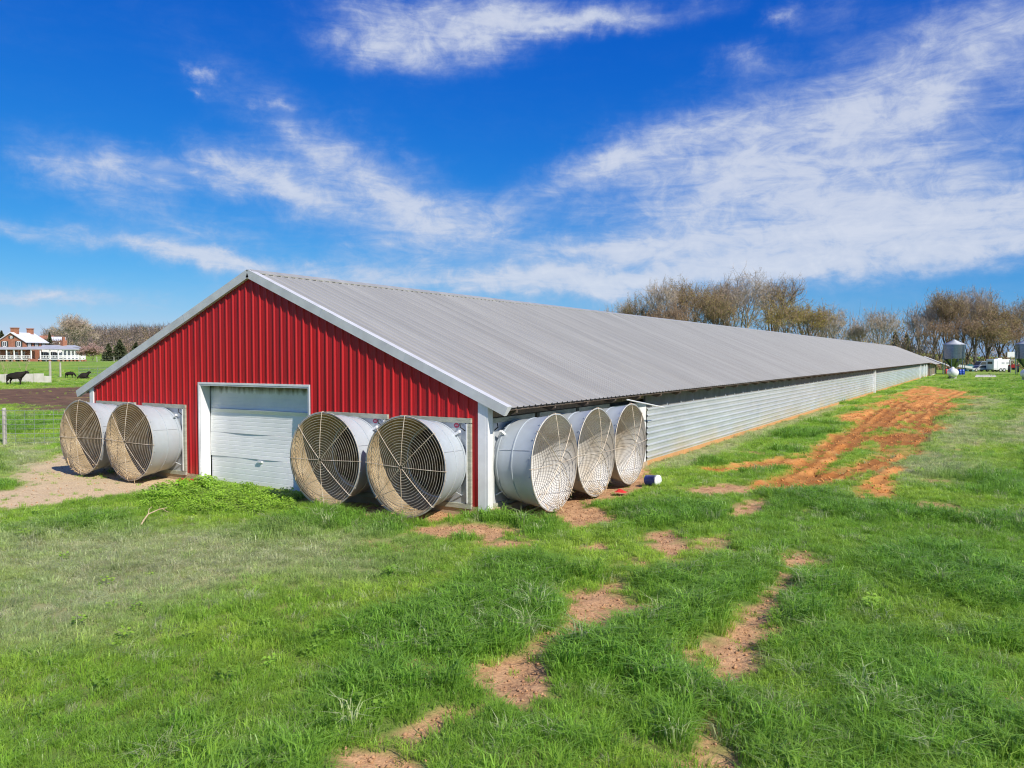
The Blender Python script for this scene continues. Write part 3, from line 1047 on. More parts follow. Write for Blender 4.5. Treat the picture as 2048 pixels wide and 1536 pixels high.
def soil_clods():
    """loose crumbs of soil on the bare patches, tracks and drive: uncountable, one object"""
    rs = np.random.RandomState(19)
    x = np.concatenate([-3 + 13 * rs.rand(60000), 0 + 9 * rs.rand(50000), -16 + 9 * rs.rand(9000)])
    y = np.concatenate([-9 + 12 * rs.rand(60000), 6 + 50 * rs.rand(50000), -6 + 8 * rs.rand(9000)])
    mud, rut, dirt, grav, pad, dry, lush = masks(x, y)
    k = rs.rand(len(x)) < np.maximum.reduce([mud * .55, dirt * .8, grav * .35]) ** 2
    k &= ~((x > -13) & (x < .08) & (y > -.05))
    x, y, mud = x[k], y[k], mud[k]
    n = len(x)
    sz = (.008 + .02 * rs.rand(n) ** 3) * (1 + mud * .7)
    base = np.array([(1, 0, 0), (-1, 0, 0), (0, 1, 0), (0, -1, 0), (0, 0, .8), (0, 0, -.6)], float)
    V = base[None] * sz[:, None, None] * (.6 + .8 * rs.rand(n, 6, 1))
    a = rs.rand(n) * 6.283
    c, s_ = np.cos(a)[:, None], np.sin(a)[:, None]
    V = np.stack([V[..., 0] * c - V[..., 1] * s_, V[..., 0] * s_ + V[..., 1] * c, V[..., 2]], -1)
    V += np.stack([x, y, gh_arr(x, y) + sz * .25], -1)[:, None, :]
    F = np.array([(0, 2, 4), (2, 1, 4), (1, 3, 4), (3, 0, 4), (2, 0, 5), (1, 2, 5), (3, 1, 5), (0, 3, 5)])
    tri = (np.arange(n)[:, None, None] * 6 + F[None]).reshape(-1, 3)
    mi = np.repeat((mud > .4).astype(int), 8)
    me = bulk_mesh('soil_clods', V, tri, np.zeros((0, 4), int), [M['clod'], M['clod_mud']], mi)
    link(bpy.data.objects.new('soil_clods', me), kind='stuff', label='loose soil crumbs scattered over the bare ground', cat='soil')
    return n




# ------------------------------------------------------------------ the poultry house
RIB = 0.2286
W = 12.9
XM = -6.45
LEN = 132.0
EAVE_X, EAVE_Z = 0.47, 2.01
SLOPE = 0.4205


def roof_z(x):
    return EAVE_Z + SLOPE * (EAVE_X + (W / 2 - abs(x - XM)))


house = empty('poultry_house', (XM, 0, 0), label='long low barn with red ribbed gable and grey metal roof', cat='barn')

# --- red gable panels (four ribs each), cut round the door and the fan openings
DOOR = (-8.27, -4.60, 2.34)
FANS_X = [-11.69, -9.655, -3.23, -1.185]
OPEN = [(DOOR[0], DOOR[1], DOOR[2])] + [(c - .855, c + .855, 1.82) for c in FANS_X]
rib_x = [-0.2 - RIB * (54 - i) for i in range(55)]


def gable_profile():
    pts = [(-12.70, 0.0)]
    for cx_ in rib_x:
        pts += [(cx_ - .030, 0.0), (cx_ - .012, -.027), (cx_ + .012, -.027), (cx_ + .030, 0.0)]
        for o_ in (.085, .135):
            q = cx_ + o_
            if q < -.19:
                pts += [(q - .012, 0.0), (q, -.004), (q + .012, 0.0)]
    pts.append((-.168, 0.0))
    cuts = sorted({e for a, b, z in OPEN for e in (a, b)})
    out = []
    for (a, ya), (b, yb) in zip(pts[:-1], pts[1:]):
        out.append((a, ya))
        for c in cuts:
            if a < c < b:
                out.append((c, ya + (yb - ya) * (c - a) / (b - a)))
    out.append(pts[-1])
    return out


prof = gable_profile()
bounds = [-12.70] + [rib_x[i] + RIB * .55 for i in range(3, 54, 4)] + [-.168]
for k in range(len(bounds) - 1):
    mb = MB()
    for (a, ya), (b, yb) in zip(prof[:-1], prof[1:]):
        mid = (a + b) / 2
        if not (bounds[k] <= mid < bounds[k + 1]) or b - a < 1e-6:
            continue
        z0 = .13
        for o0, o1, oz in OPEN:
            if o0 < mid < o1:
                z0 = max(z0, oz)
        mb.add([(a, ya - .02, z0), (b, yb - .02, z0), (b, yb - .02, roof_z(b) - .05), (a, ya - .02, roof_z(a) - .05)], [(0, 1, 2, 3)])
    if mb.f:
        mb.build('gable_panel', M['red'], house)

# screws in a row on the gable
mb = MB()
for i, cx_ in enumerate(rib_x):
    if i % 2 == 0:
        for z_ in (1.95, 3.05, 4.15):
            if z_ < roof_z(cx_) - .2 and not (DOOR[0] < cx_ < DOOR[1] and z_ < 2.4):
                mb.box(cx_ + .05, cx_ + .062, -.028, -.02, z_, z_ + .012)
mb.build('screw_row', M['red'], house, kind='stuff')

# gable trim between panel foot and foundation, corner posts
MB().box(-12.86, -12.70, -.055, .10, .09, roof_z(-12.8) - .03).build('corner_trim', M['white'], house)
mb = MB()
mb.box(-.176, -.012, -.055, .03, .06, roof_z(-.1) - .03)
mb.box(-.012, .045, -.053, .12, .062, roof_z(.02) - .04)
mb.build('corner_trim', M['white'], house)
# foundation kerb under the gable and the side
for a, b in ((-12.84, DOOR[0] - .02), (DOOR[1] + .02, -.05)):
    MB().box(a, b, -.045, .18, -.5, .125).build('foundation_kerb', M['block'], house)
MB().box(-.04, .085, .0, 8.0, -.5, .10).build('foundation_kerb', M['block'], house)

# --- roof: near slope of single sheets, far slope one ribbed sheet
SD = np.array([1, 0, -SLOPE]) / math.hypot(1, SLOPE)
SN = np.array([SLOPE, 0, 1]) / math.hypot(1, SLOPE)
RIDGE = np.array([XM, 0, roof_z(XM)])
PANW = RIB * 4


def roof_sheet(name, x_end, lap=.0):
    ln = (x_end - XM) * math.hypot(1, SLOPE)
    cols = []
    for i in range(4):
        c = RIB * (i + .5)
        cols += [(c - .032, 0), (c - .013, .026), (c + .013, .026), (c + .032, 0)]
        cols += [(c + .075, 0), (c + .087, .004), (c + .099, 0), (c + .13, 0), (c + .142, .004), (c + .154, 0)] if i < 3 else []
    cols = [(0, 0)] + cols + [(PANW + .004, 0.0015)]
    v, f = [], []
    for (c, h) in cols:
        for s in (.0, ln * .5, ln):
            p = RIDGE + SD * s + SN * (h + .03)
            v.append((p[0], c, p[2]))
    for i in range(len(cols) - 1):
        for j in range(2):
            f.append((i * 3 + j, i * 3 + j + 1, i * 3 + j + 4, i * 3 + j + 3))
    mb = MB().add(v, f)
    return mb


sheet = roof_sheet('roof_panel', EAVE_X).mesh('roof_panel', M['roof'])
npan = int(round((LEN + .04) / PANW))
for k in range(npan):
    o = bpy.data.objects.new('roof_panel', sheet)
    o.location = (0, -.04 + k * PANW, 0)
    link(o, house)
mb = MB()
one = roof_sheet('x', EAVE_X)
for k in range(npan):
    mb.add([(2 * XM - x, y + k * PANW - .04, z) for x, y, z in one.v], [f[::-1] for f in one.f])
mb.build('far_roof_slope', M['roof'], house)
ROOF_END = npan * PANW - .04
# ridge cap
mb = MB()
for s in (1, -1):
    for y0, y1 in ((-.06, ROOF_END),):
        pts = []
        for dd, hh in ((0, .085), (.16, .067), (.165, .045)):
            p = RIDGE + SD * dd + SN * hh
            pts.append((XM + s * (p[0] - XM), p[2]))
        v = [(x, y, z) for (x, z) in pts for y in (y0, y1)]
        f = [(0, 2, 3, 1), (2, 4, 5, 3)]
        mb.add(v, f if s > 0 else [q[::-1] for q in f])
mb.build('ridge_cap', M['roof'], house)
# under-roof lining keeps daylight out
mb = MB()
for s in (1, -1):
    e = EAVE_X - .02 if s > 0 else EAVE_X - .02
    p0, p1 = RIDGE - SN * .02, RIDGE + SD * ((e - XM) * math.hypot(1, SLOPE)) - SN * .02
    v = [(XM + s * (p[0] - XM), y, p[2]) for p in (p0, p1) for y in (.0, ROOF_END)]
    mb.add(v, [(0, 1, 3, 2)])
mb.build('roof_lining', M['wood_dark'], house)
# rake trim boards on the gable edge
for s in (1, -1):
    ln = (EAVE_X - XM) * math.hypot(1, SLOPE) + .02
    mb = MB()
    def sec(s_, dn, y):
        p = RIDGE + SD * s_ + SN * dn
        return (XM + s * (p[0] - XM), y, p[2])
    # front face, upper flange, under return
    outer = [(-.115, .072), (-.115, -.165)]
    for (ya, na, yb, nb) in ((-.115, .072, -.115, -.115), (-.115, .072, .06, .072), (-.115, -.115, -.03, -.115), (.06, .072, .06, .055)):
        v = [sec(0, na, ya), sec(ln, na, ya), sec(ln, nb, yb), sec(0, nb, yb)]
        mb.add(v, [(0, 1, 2, 3)])
    v = [sec(ln, .072, -.115), sec(ln, .072, .06), sec(ln, -.115, -.03), sec(ln, -.115, -.115)]
    mb.add(v, [(0, 1, 2, 3)])
    rk = mb.build('rake_trim', M['trim'], house)
    for q in (.33, .66):
        mb = MB()
        mb.add([sec(ln * q, .0735, -.1165), sec(ln * q + .012, .0735, -.1165), sec(ln * q + .012, -.116, -.1165), sec(ln * q, -.116, -.1165)], [(0, 1, 2, 3)])
        mb.build('trim_joint', M['galv_plain'], rk)
# eave edge flashing under the sheets (right side)
MB().box(EAVE_X - .06, EAVE_X - .03, .06, ROOF_END, EAVE_Z - .025, EAVE_Z + .025).build('eave_board', M['wood_dark'], house)

# --- door: frame trim and four bowed sections
d0, d1, dz = DOOR
REC = .222
for (nm, bx_) in (('door_jamb', (d0, d0 + .035, -.05, REC, -.2, dz)), ('door_jamb', (d1 - .035, d1, -.05, REC, -.2, dz)), ('door_header', (d0 + .035, d1 - .035, -.05, REC, dz - .035, dz))):
    MB().box(*bx_).build(nm, M['white'], house)
for (nm, bx_) in (('door_casing', (d0 - .045, d0, -.06, -.015, .0, dz + .045)), ('door_casing', (d1, d1 + .03, -.06, -.015, .0, dz + .045)), ('door_casing', (d0, d1, -.06, -.015, dz, dz + .045))):
    MB().box(*bx_).build(nm, M['white'], house)
M['door_top'] = mat('stained door skin', (0.76, 0.76, 0.75), (0.66, 0.67, 0.66), rough=0.45, scale=1.6, bump=0.004, bump_scale=1.1, coord='World')
nt = M['door_top'].node_tree
# algae running down from the header
gnode = nt.nodes.new('ShaderNodeNewGeometry')
sp = nt.nodes.new('ShaderNodeSeparateXYZ')
nt.links.new(gnode.outputs['Position'], sp.inputs[0])
r1 = nt.nodes.new('ShaderNodeMapRange')
r1.inputs[1].default_value, r1.inputs[2].default_value = 2.06, 2.26
nt.links.new(sp.outputs[2], r1.inputs[0])
mp_ = nt.nodes.new('ShaderNodeMapping')
mp_.inputs['Scale'].default_value = (9, 1, 1.3)
nt.links.new(gnode.outputs['Position'], mp_.inputs[0])
n_ = nt.nodes.new('ShaderNodeTexNoise')
n_.inputs['Scale'].default_value = 1.0
n_.inputs['Detail'].default_value = 6
nt.links.new(mp_.outputs[0], n_.inputs[0])
ma = nt.nodes.new('ShaderNodeMath')
ma.operation = 'MULTIPLY_ADD'
ma.inputs[1].default_value, ma.inputs[2].default_value = 1.6, -.55
nt.links.new(n_.outputs['Fac'], ma.inputs[0])
m2_ = nt.nodes.new('ShaderNodeMath')
m2_.operation = 'ADD'
m2_.use_clamp = True
nt.links.new(ma.outputs[0], m2_.inputs[0])
r1.inputs[3].default_value, r1.inputs[4].default_value = -.75, .75
nt.links.new(r1.outputs[0], m2_.inputs[1])
bs = nt.nodes['Principled BSDF']
oldc = bs.inputs['Base Color'].links[0].from_socket
mxx = nt.nodes.new('ShaderNodeMix')
mxx.data_type = 'RGBA'
nt.links.new(m2_.outputs[0], mxx.inputs[0])
nt.links.new(oldc, mxx.inputs[6])
mxx.inputs[7].default_value = (0.14, 0.125, 0.07, 1)
nt.links.new(mxx.outputs[2], bs.inputs['Base Color'])

door = MB().box(d0 + .04, d1 - .04, REC + .05, REC + .06, -.25, dz - .03).build('overhead_door', M['door'], house)
SEC = [(-.20, .585), (.585, 1.165), (1.165, 1.745), (1.745, 2.31)]
for k, (z0, z1) in enumerate(SEC):
    mb = MB()
    x0, x1 = d0 + .037, d1 - .037
    xs_ = np.linspace(x0, x1, 25)
    ncol = len(xs_)
    rows = []
    ng_ = 6
    for g_ in range(ng_):
        a = z0 + (z1 - z0) * g_ / ng_
        b = z0 + (z1 - z0) * (g_ + 1) / ng_
        rows += [(a + .004, .0035 if (g_ or k == 3) else .0), (a + .013, 0.0), (b - .004, 0.0)]
    rows.append((z1, .006))
    v, f = [], []
    rs = np.random.RandomState(20 + k)
    ph = rs.rand(3) * 6
    for (z_, dep) in rows:
        t = (z_ - z0) / (z1 - z0)
        for x_ in xs_:
            s_ = (x_ - x0) / (x1 - x0)
            bow = (0, .012, .022, .0)[k] * math.sin(math.pi * s_) * (.55 + .6 * t if k == 2 else 1.2 - .7 * t)
            dent = .010 * math.sin(5 * s_ + ph[0] + 2 * t) + .006 * math.sin(11 * s_ + ph[1])
            if k == 2:
                bow += .05 * sstep(.80, 1.0, t) * sstep(0, .08, s_) * sstep(1, .9, s_)
            v.append((x_, REC + .02 + dep - bow - (dent if k < 3 else 0), z_))
    for i in range(len(rows) - 1):
        for j in range(ncol - 1):
            f.append((i * ncol + j, i * ncol + j + 1, (i + 1) * ncol + j + 1, (i + 1) * ncol + j))
    # turned-in upper edge
    o_ = len(v)
    for x_ in xs_:
        v.append((x_, REC + .06, z1 + .001))
    for j in range(ncol - 1):
        f.append(((len(rows) - 1) * ncol + j, (len(rows) - 1) * ncol + j + 1, o_ + j + 1, o_ + j))
    mb.add(v, f)
    mb.build('door_section', M['door_top'] if k == 3 else M['door'], door)
MB().box(-6.55, -6.40, REC - .03, REC + .01, .52, .56).build('door_handle', M['white'], door)

# --- right side wall: base boards, corrugated sheets, shaded curtain strip, rafter tails
y = 8.0
SHEET = 3.1
corr = None


def corr_sheet(length):
    mb = MB()
    z0, z1 = .085, 1.58
    n = 9
    prof_ = []
    pitch = (z1 - z0) / n
    for i in range(n):
        a = z0 + i * pitch
        prof_ += [(a, 0), (a + pitch * .50, 0.004), (a + pitch * .66, .029), (a + pitch * .82, .029), (a + pitch * .97, 0)]
    prof_.append((z1, 0))
    v = []
    for z_, h in prof_:
        v += [(.055 + h, 0, z_), (.055 + h, length + .02, z_)]
    f = [(2 * i, 2 * i + 1, 2 * i + 3, 2 * i + 2) for i in range(len(prof_) - 1)]
    return mb.add(v, f)


def wall_drop(y_):
    return -.0009 * y_


cs = corr_sheet(SHEET).mesh('side_sheet', M['galv'])
rs = np.random.RandomState(3)
while y < LEN - 1:
    o = bpy.data.objects.new('side_sheet', cs)
    o.location = (rs.rand() * .004, y, wall_drop(y))
    link(o, house)
    bb = MB().box(.02, .062, y + .006, y + SHEET - .006, -.45 + wall_drop(y), .125 + wall_drop(y)).build('base_board', M['clay_board'], house)
    y += SHEET
# hooks on the sheet tops
mb = MB()
for k in range(90):
    yy = 8.4 + k * 1.2
    mb.box(.05, .08, yy, yy + .025, 1.55, 1.64)
mb.build('curtain_hook_row', M['galv_plain'], house, kind='stuff')
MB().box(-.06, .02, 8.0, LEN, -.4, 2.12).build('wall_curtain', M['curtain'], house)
MB().box(.02, .052, 8.0, LEN, 1.50, 1.572).build('wall_rail', M['wood_grey'], house)
tail = MB()
tail.prism([(-.02, 0, 2.16), (.43, 0, 2.0), (.43, 0, 1.93), (.30, 0, 1.88), (-.02, 0, 1.98)], (0, .05, 0))
tm = tail.mesh('rafter_tail', M['wood_dark'])
yy = .35
while yy < LEN:
    o = bpy.data.objects.new('rafter_tail', tm)
    o.location = (0, yy, 0)
    link(o, house)
    yy += 1.55
# fan bay wall on the right side: timber header, dark infill, white end panel
MB().box(-.40, -.30, .12, 8.0, -.4, 2.12).build('fan_bay_wall', M['wood_dark'], house)
MB().box(-.10, -.02, .12, 7.98, 1.83, 2.08).build('fan_bay_header', M['wood_brown'], house)
MB().box(-.04, .045, 5.66, 7.98, .105, 1.74).build('white_wall_panel', M['white'], house)
# white downpipes / posts along the wall
for yy in (59.3, 113.5):
    MB().box(.06, .22, yy - .14, yy + .14, -.35, 1.95).build('wall_post', M['white'], house)
for yy in (121.5, 127.0):
    MB().box(.06, .16, yy - .5, yy + .5, -.3, 1.85).build('wall_door', M['white'], house)
# left wall and back wall close the volume
MB().box(-W - .06, -W + .02, .1, LEN, -.4, 2.25).build('far_side_wall', M['galv'], house)
MB().prism([(-W, LEN, -.4), (0, LEN, -.4), (0, LEN, 2.15), (XM, LEN, 4.85), (-W, LEN, 2.15)], (0, .1, 0)).build('end_wall', M['red'], house)
# white pipe brace by the last fan
MB().tube([(.50, 5.55, 1.935), (.50, 8.15, 1.60)], .018, 6).build('brace_pipe', M['white'], house)

# --- work shed joined on at the far end
shed = empty('work_shed', (XM, 143, 0), label='brown walled shed end joined onto the far end of the barn', cat='shed')
ext = roof_sheet('x', 1.15)
ez = ROOF_END + .02
mb = MB()
for k in range(21):
    mb.add([(x, yv + ez + k * PANW, z) for x, yv, z in ext.v], ext.f)
    mb.add([(2 * XM - x, yv + ez + k * PANW, z) for x, yv, z in ext.v], [f[::-1] for f in ext.f])
mb.build('roof', M['roof'], shed, kind='stuff')
MB().box(-12.2, .35, ez + .3, ez + 17.5, -.5, 1.72).build('wall', M['wood_brown'], shed)
MB().box(-.2, .42, ez + 4.0, ez + 16.8, -.5, -.02).build('kerb', M['concrete'], shed)
for yy in (ez + .6, ez + 4.5, ez + 12.5, ez + 17.0):
    MB().box(.36, .50, yy, yy + .16, -.4, 1.80).build('post', M['wood_grey'], shed)
mb = MB()
p0 = RIDGE + SD * 5.0 + SN * .10
p1 = RIDGE + SD * 10.2 + SN * .10
mb.prism([(p0[0], 152.4, p0[2]), (p1[0], 152.4, p1[2]), (p1[0], 152.4, p1[2] - .12), (p0[0], 152.4, p0[2] - .12)], (0, 3.2, 0))
mb.build('awning', M['white'], shed)
for xx in (1.4, 2.9):
    MB().box(xx, xx + .12, 152.9, 153.02, -.5, roof_z(xx) + .02).build('awning_post', M['white'], shed)

# ------------------------------------------------------------------ exhaust fans


def ring_pts(r_, yv, n=56, z=.95):
    return [(r_ * math.cos(2 * math.pi * k / n), yv, z + r_ * math.sin(2 * math.pi * k / n)) for k in range(n)]


CZ = .95
RIM_R, RIM_Y = .92, -1.0


def dome(r_):
    return RIM_Y - .02 - .085 * (1 - (r_ / RIM_R) ** 2)


FAN_MESH = {}
# cone: outer skin and inner skin
mb = MB()
mb.lathe([(.70, -.035), (.745, -.05), (.775, -.10), (.80, -.26), (.835, -.50), (.875, -.74), (.905, -.93), (.935, -.985), (.94, -1.005), (.925, -1.005)], 64, 'y', (0, 0, CZ))
FAN_MESH['cone'] = mb.mesh('discharge_cone', M['cone'], True)
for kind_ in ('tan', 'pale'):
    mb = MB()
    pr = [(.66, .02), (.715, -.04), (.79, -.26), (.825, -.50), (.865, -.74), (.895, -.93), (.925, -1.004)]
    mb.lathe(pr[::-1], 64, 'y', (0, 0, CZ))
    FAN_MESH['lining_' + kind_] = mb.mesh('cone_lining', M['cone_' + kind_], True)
mb = MB()
for a0 in (.35, 2.4, 4.6):
    pts = []
    for (r_, yv) in ((.752, -.05), (.804, -.26), (.839, -.5), (.879, -.74), (.909, -.93)):
        pts.append((r_ * math.cos(a0), yv, CZ + r_ * math.sin(a0)))
    mb.tube(pts, .006, 4)
FAN_MESH['seam'] = mb.mesh('cone_seam', M['galv_plain'])
mb = MB()
for (yv, r_) in ((-.16, .795), (-.52, .846)):
    mb.lathe([(r_ - .01, yv + .016), (r_ + .004, yv + .012), (r_ + .006, yv - .012), (r_ - .004, yv - .016)], 64, 'y', (0, 0, CZ))
for k in range(16):
    a_ = 2 * math.pi * (k + .5) / 16
    mb.box(.925 * math.cos(a_) - .009, .925 * math.cos(a_) + .009, -.955, -.937, CZ + .925 * math.sin(a_) - .009, CZ + .925 * math.sin(a_) + .009)
FAN_MESH['band'] = mb.mesh('cone_band', M['cone'], False)
# plate with a round hole
mb = MB()
n = 48
v, f = [], []
for k in range(n):
    a = 2 * math.pi * (k + .5) / n
    c, s = math.cos(a), math.sin(a)
    q = .78 / max(abs(c), abs(s))
    v += [(.69 * c, -.03, CZ + .69 * s), (q * c, -.03, CZ + q * s)]
for k in range(n):
    j = (k + 1) % n
    f.append((2 * k, 2 * k + 1, 2 * j + 1, 2 * j))
mb.add(v, [q[::-1] for q in f])
# square corners
for sxx in (-1, 1):
    for szz in (-1, 1):
        mb.box(sxx * .78 - .05, sxx * .78 + .0 if sxx > 0 else sxx * .78 + .05, -.031, -.026, CZ + szz * .78 - .05, CZ + szz * .78 + .05 if szz < 0 else CZ + szz * .78)
FAN_MESH['plate'] = mb.mesh('mounting_plate', M['galv_plain'])
fr = .855
FAN_MESH['board_h'] = MB().box(-fr, fr, -.075, -.005, -.045, .045).mesh('frame_board', M['wood_grey'])
FAN_MESH['board_v'] = MB().box(-.045, .045, -.073, -.005, -fr + .092, fr - .092).mesh('frame_board', M['wood_grey'])
# inner flange (white edge beside the board)
FAN_MESH['flange'] = MB().box(-.012, .012, -.085, -.03, -.76, .76).mesh('plate_flange', M['white'])
# blades and hub
mb = MB()
mb.tube([(0, .04, CZ), (0, -.10, CZ)], .075, 12)
FAN_MESH['hub'] = mb.mesh('fan_hub', M['grime'])
mb = MB()
mb.add([(.06, -.02, .03), (.60, -.09, .17), (.655, -.06, .02), (.645, .03, -.17), (.06, .02, -.05)], [(0, 1, 2, 3, 4)])
FAN_MESH['blade'] = mb.mesh('fan_blade', M['grime'])
mb = MB()
for k in range(12):
    z_ = CZ - .66 + k * .11
    hw = math.sqrt(max(.01, .69 ** 2 - (z_ + .055 - CZ) ** 2)) + .02
    mb.add([(-hw, .10, z_), (hw, .10, z_), (hw, .14, z_ + .115), (-hw, .14, z_ + .115)], [(0, 1, 2, 3)])
FAN_MESH['shutter'] = mb.mesh('shutter', M['grime'])
# guard
NR = 18
RINGS, RINGS_DARK = [], []
for k in range(NR):
    r_ = .04 + (RIM_R - .02 - .04) * k / (NR - 1)
    nseg = 12 if k < 2 else (24 if k < 6 else 48)
    mb = MB().tube(ring_pts(r_, dome(r_), nseg, CZ), .0050, 3, closed=True)
    RINGS.append(mb.mesh('guard_ring', M['wire']))
    RINGS_DARK.append(MB().tube(ring_pts(r_, dome(r_), nseg, CZ), .0044, 3, closed=True).mesh('guard_ring', M['wire_dark']))
mb = MB()
pts = []
for r_ in (.04, .25, .5, .75, .93):
    pts.append((0, dome(r_) - .009, r_))
pts.append((0, RIM_Y - .012, .957))
pts.append((0, RIM_Y + .03, .953))
mb.tube(pts, .0066, 4)
FAN_MESH['spoke'] = mb.mesh('guard_spoke', M['wire'])
# bracket set (upper clip, dark rod, lower stay)
mb = MB()
Mr = Matrix.Translation((.60, -.19, CZ + .575)) @ Matrix.Rotation(R(60), 4, 'Y')
mb.box(-.022, .022, -.03, .03, -.11, .10, 0, Mr)
FAN_MESH['clip'] = mb.mesh('cone_clip', M['white'])
FAN_MESH['rod'] = MB().tube([(.59, -.05, CZ + .76), (.64, -.10, CZ + .69), (.715, -.05, CZ + .62)], .012, 5).mesh('cone_rod', M['black'])
FAN_MESH['stay'] = MB().tube([(.53, -.2, CZ - .52), (.62, -.035, CZ - .63)], .012, 5).mesh('cone_stay', M['galv_plain'])
mb = MB()
mb.lathe([(.001, -.034), (1, -.034)], 20, 'y', (0, 0, 0))
mb.v = [(x * .062 + .50, yv, z * .048 + CZ + .72) for x, yv, z in mb.v]
for q in (-.012, .004):
    mb.box(.465, .535, -.0365, -.0345, CZ + .72 + q, CZ + .727 + q, 1)
FAN_MESH['label'] = mb.mesh('oval_label', [M['pink'], M['paint']])


def litter(seed, amount):
    rs = np.random.RandomState(seed)
    mb = MB()
    for k in range(amount):
        a = -math.pi / 2 + rs.randn() * .42
        r_ = RIM_R * (1.005 - abs(rs.randn()) * .10)
        c = np.array([r_ * math.cos(a), dome(min(r_, .9)) + rs.randn() * .025, CZ + r_ * math.sin(a)])
        d = rs.randn(3) * .035
        w = rs.randn(3) * .004
        mb.add([c - d - w, c - d + w, c + d + w, c + d - w], [(0, 1, 2, 3)])
    return mb.mesh('straw_litter', M['straw'])


fan_lab = ['leftmost grey exhaust fan cone on the red gable wall', 'grey exhaust fan cone just left of the barn door', 'grey exhaust fan cone just right of the barn door',
           'grey exhaust fan cone on the gable beside the right corner', 'nearest exhaust fan cone on the side wall by the corner', 'middle exhaust fan cone of three on the side wall',
           'exhaust fan cone on the side wall next to the corrugated sheets']
FAN_POS = [(x_, 0.0, 0) for x_ in FANS_X] + [(-.06, .955, 1), (-.06, 2.86, 1), (-.06, 4.74, 1)]
for i, (fx_, fy_, side) in enumerate(FAN_POS):
    root = empty('exhaust_fan', (fx_, fy_, 0), R(90) if side else 0, label=fan_lab[i], cat='fan', group='exhaust fans on the barn walls')

    def part(nm, me_, parent=root, loc=(0, 0, 0), rot=(0, 0, 0), scale=None):
        o = bpy.data.objects.new(nm, me_)
        o.location, o.rotation_euler = loc, rot
        if scale:
            o.scale = scale
        return link(o, parent, world=False)
    mir = (-1, 1, 1) if side else None
    for z_ in (CZ + fr - .045, CZ - fr + .045):
        part('frame_board', FAN_MESH['board_h'], loc=(0, 0, z_ + (.012 if z_ > 1 else -.012)))
    for x_ in (-fr + .045, fr - .045):
        part('frame_board', FAN_MESH['board_v'], loc=(x_, 0, CZ))
    part('mounting_plate', FAN_MESH['plate'])
    for x_ in (-.765, .765):
        part('plate_flange', FAN_MESH['flange'], loc=(x_, 0, CZ))
    co = part('discharge_cone', FAN_MESH['cone'])
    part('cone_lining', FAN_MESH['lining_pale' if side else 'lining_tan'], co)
    part('cone_seam', FAN_MESH['seam'], co, scale=mir)
    part('cone_band', FAN_MESH['band'], co)
    part('shutter', FAN_MESH['shutter'])
    part('fan_hub', FAN_MESH['hub'])
    for k in range(6):
        part('fan_blade', FAN_MESH['blade'], loc=(0, 0, CZ), rot=(0, R(60 * k + 13 * i), 0))
    gd = MB().tube(ring_pts(.945, RIM_Y - .004, 56, CZ), .0065, 4, closed=True)
    gobj = bpy.data.objects.new('guard', FAN_MESH.setdefault('guard', gd.mesh('guard', M['wire'])))
    link(gobj, root, world=False)
    for rm in (RINGS_DARK if side else RINGS):
        part('guard_ring', rm, gobj)
    for k in range(8):
        a = R(45 * k + (1.5 if i % 2 else -1.5))
        part('guard_spoke', FAN_MESH['spoke'], gobj, loc=(0, 0, CZ), rot=(0, a, 0))
    part('cone_clip', FAN_MESH['clip'], scale=mir)
    if i != 0:
        part('cone_rod', FAN_MESH['rod'], scale=mir)
        part('cone_stay', FAN_MESH['stay'], scale=mir)
    if i in (2, 3):
        part('oval_label', FAN_MESH['label'])
    part('straw_litter', litter(50 + i, (60, 75, 22, 26, 55, 60, 20)[i]), gobj)

# ------------------------------------------------------------------ trees


def bulk_mesh(name, V, tris, quads, mats, mi_t=None, mi_q=None, smooth=False):
    """mesh straight from arrays"""
    me = bpy.data.meshes.new(name)
    V = np.asarray(V, np.float32).reshape(-1, 3)
    me.vertices.add(len(V))
    me.vertices.foreach_set('co', V.ravel())
    nt_, nq_ = len(tris), len(quads)
    li = np.concatenate([np.asarray(tris, np.int32).ravel(), np.asarray(quads, np.int32).ravel()])
    me.loops.add(len(li))
    me.loops.foreach_set('vertex_index', li)
    me.polygons.add(nt_ + nq_)
    tot = np.concatenate([np.full(nt_, 3), np.full(nq_, 4)]).astype(np.int32)
    me.polygons.foreach_set('loop_start', np.concatenate([[0], np.cumsum(tot)[:-1]]).astype(np.int32))
    me.polygons.foreach_set('loop_total', tot)
    for m in mats:
        me.materials.append(m)
    if mi_t is not None or mi_q is not None:
        me.polygons.foreach_set('material_index', np.concatenate([np.zeros(nt_) if mi_t is None else mi_t, np.zeros(nq_) if mi_q is None else mi_q]).astype(np.int32))
    if smooth:
        me.polygons.foreach_set('use_smooth', np.ones(nt_ + nq_, bool))
    me.update(calc_edges=True)
    return me


print('clods', soil_clods())


def unit(a):
    return a / (np.linalg.norm(a, axis=-1, keepdims=True) + 1e-9)


def vtubes(P, RAD, n=4):
    """P: (m, k, 3) polylines, RAD: (m, k) radii -> vertices, quads"""
    m, k, _ = P.shape
    t = unit(P[:, -1] - P[:, 0])
    ref = np.where(np.abs(t[:, 2:3]) < .9, np.array([[0, 0, 1.0]]), np.array([[1.0, 0, 0]]))
    sdir = unit(np.cross(t, ref))
    udir = np.cross(sdir, t)
    ang = 2 * np.pi * np.arange(n) / n
    ringv = np.cos(ang)[None, :, None] * sdir[:, None, :] + np.sin(ang)[None, :, None] * udir[:, None, :]
    V = P[:, :, None, :] + RAD[:, :, None, None] * ringv[:, None, :, :]
    idx_ = np.arange(m * k * n).reshape(m, k, n)
    a_ = idx_[:, :-1, :]
    b_ = idx_[:, 1:, :]
    q = np.stack([a_, np.roll(a_, -1, 2), np.roll(b_, -1, 2), b_], -1).reshape(-1, 4)
    return V.reshape(-1, 3), q


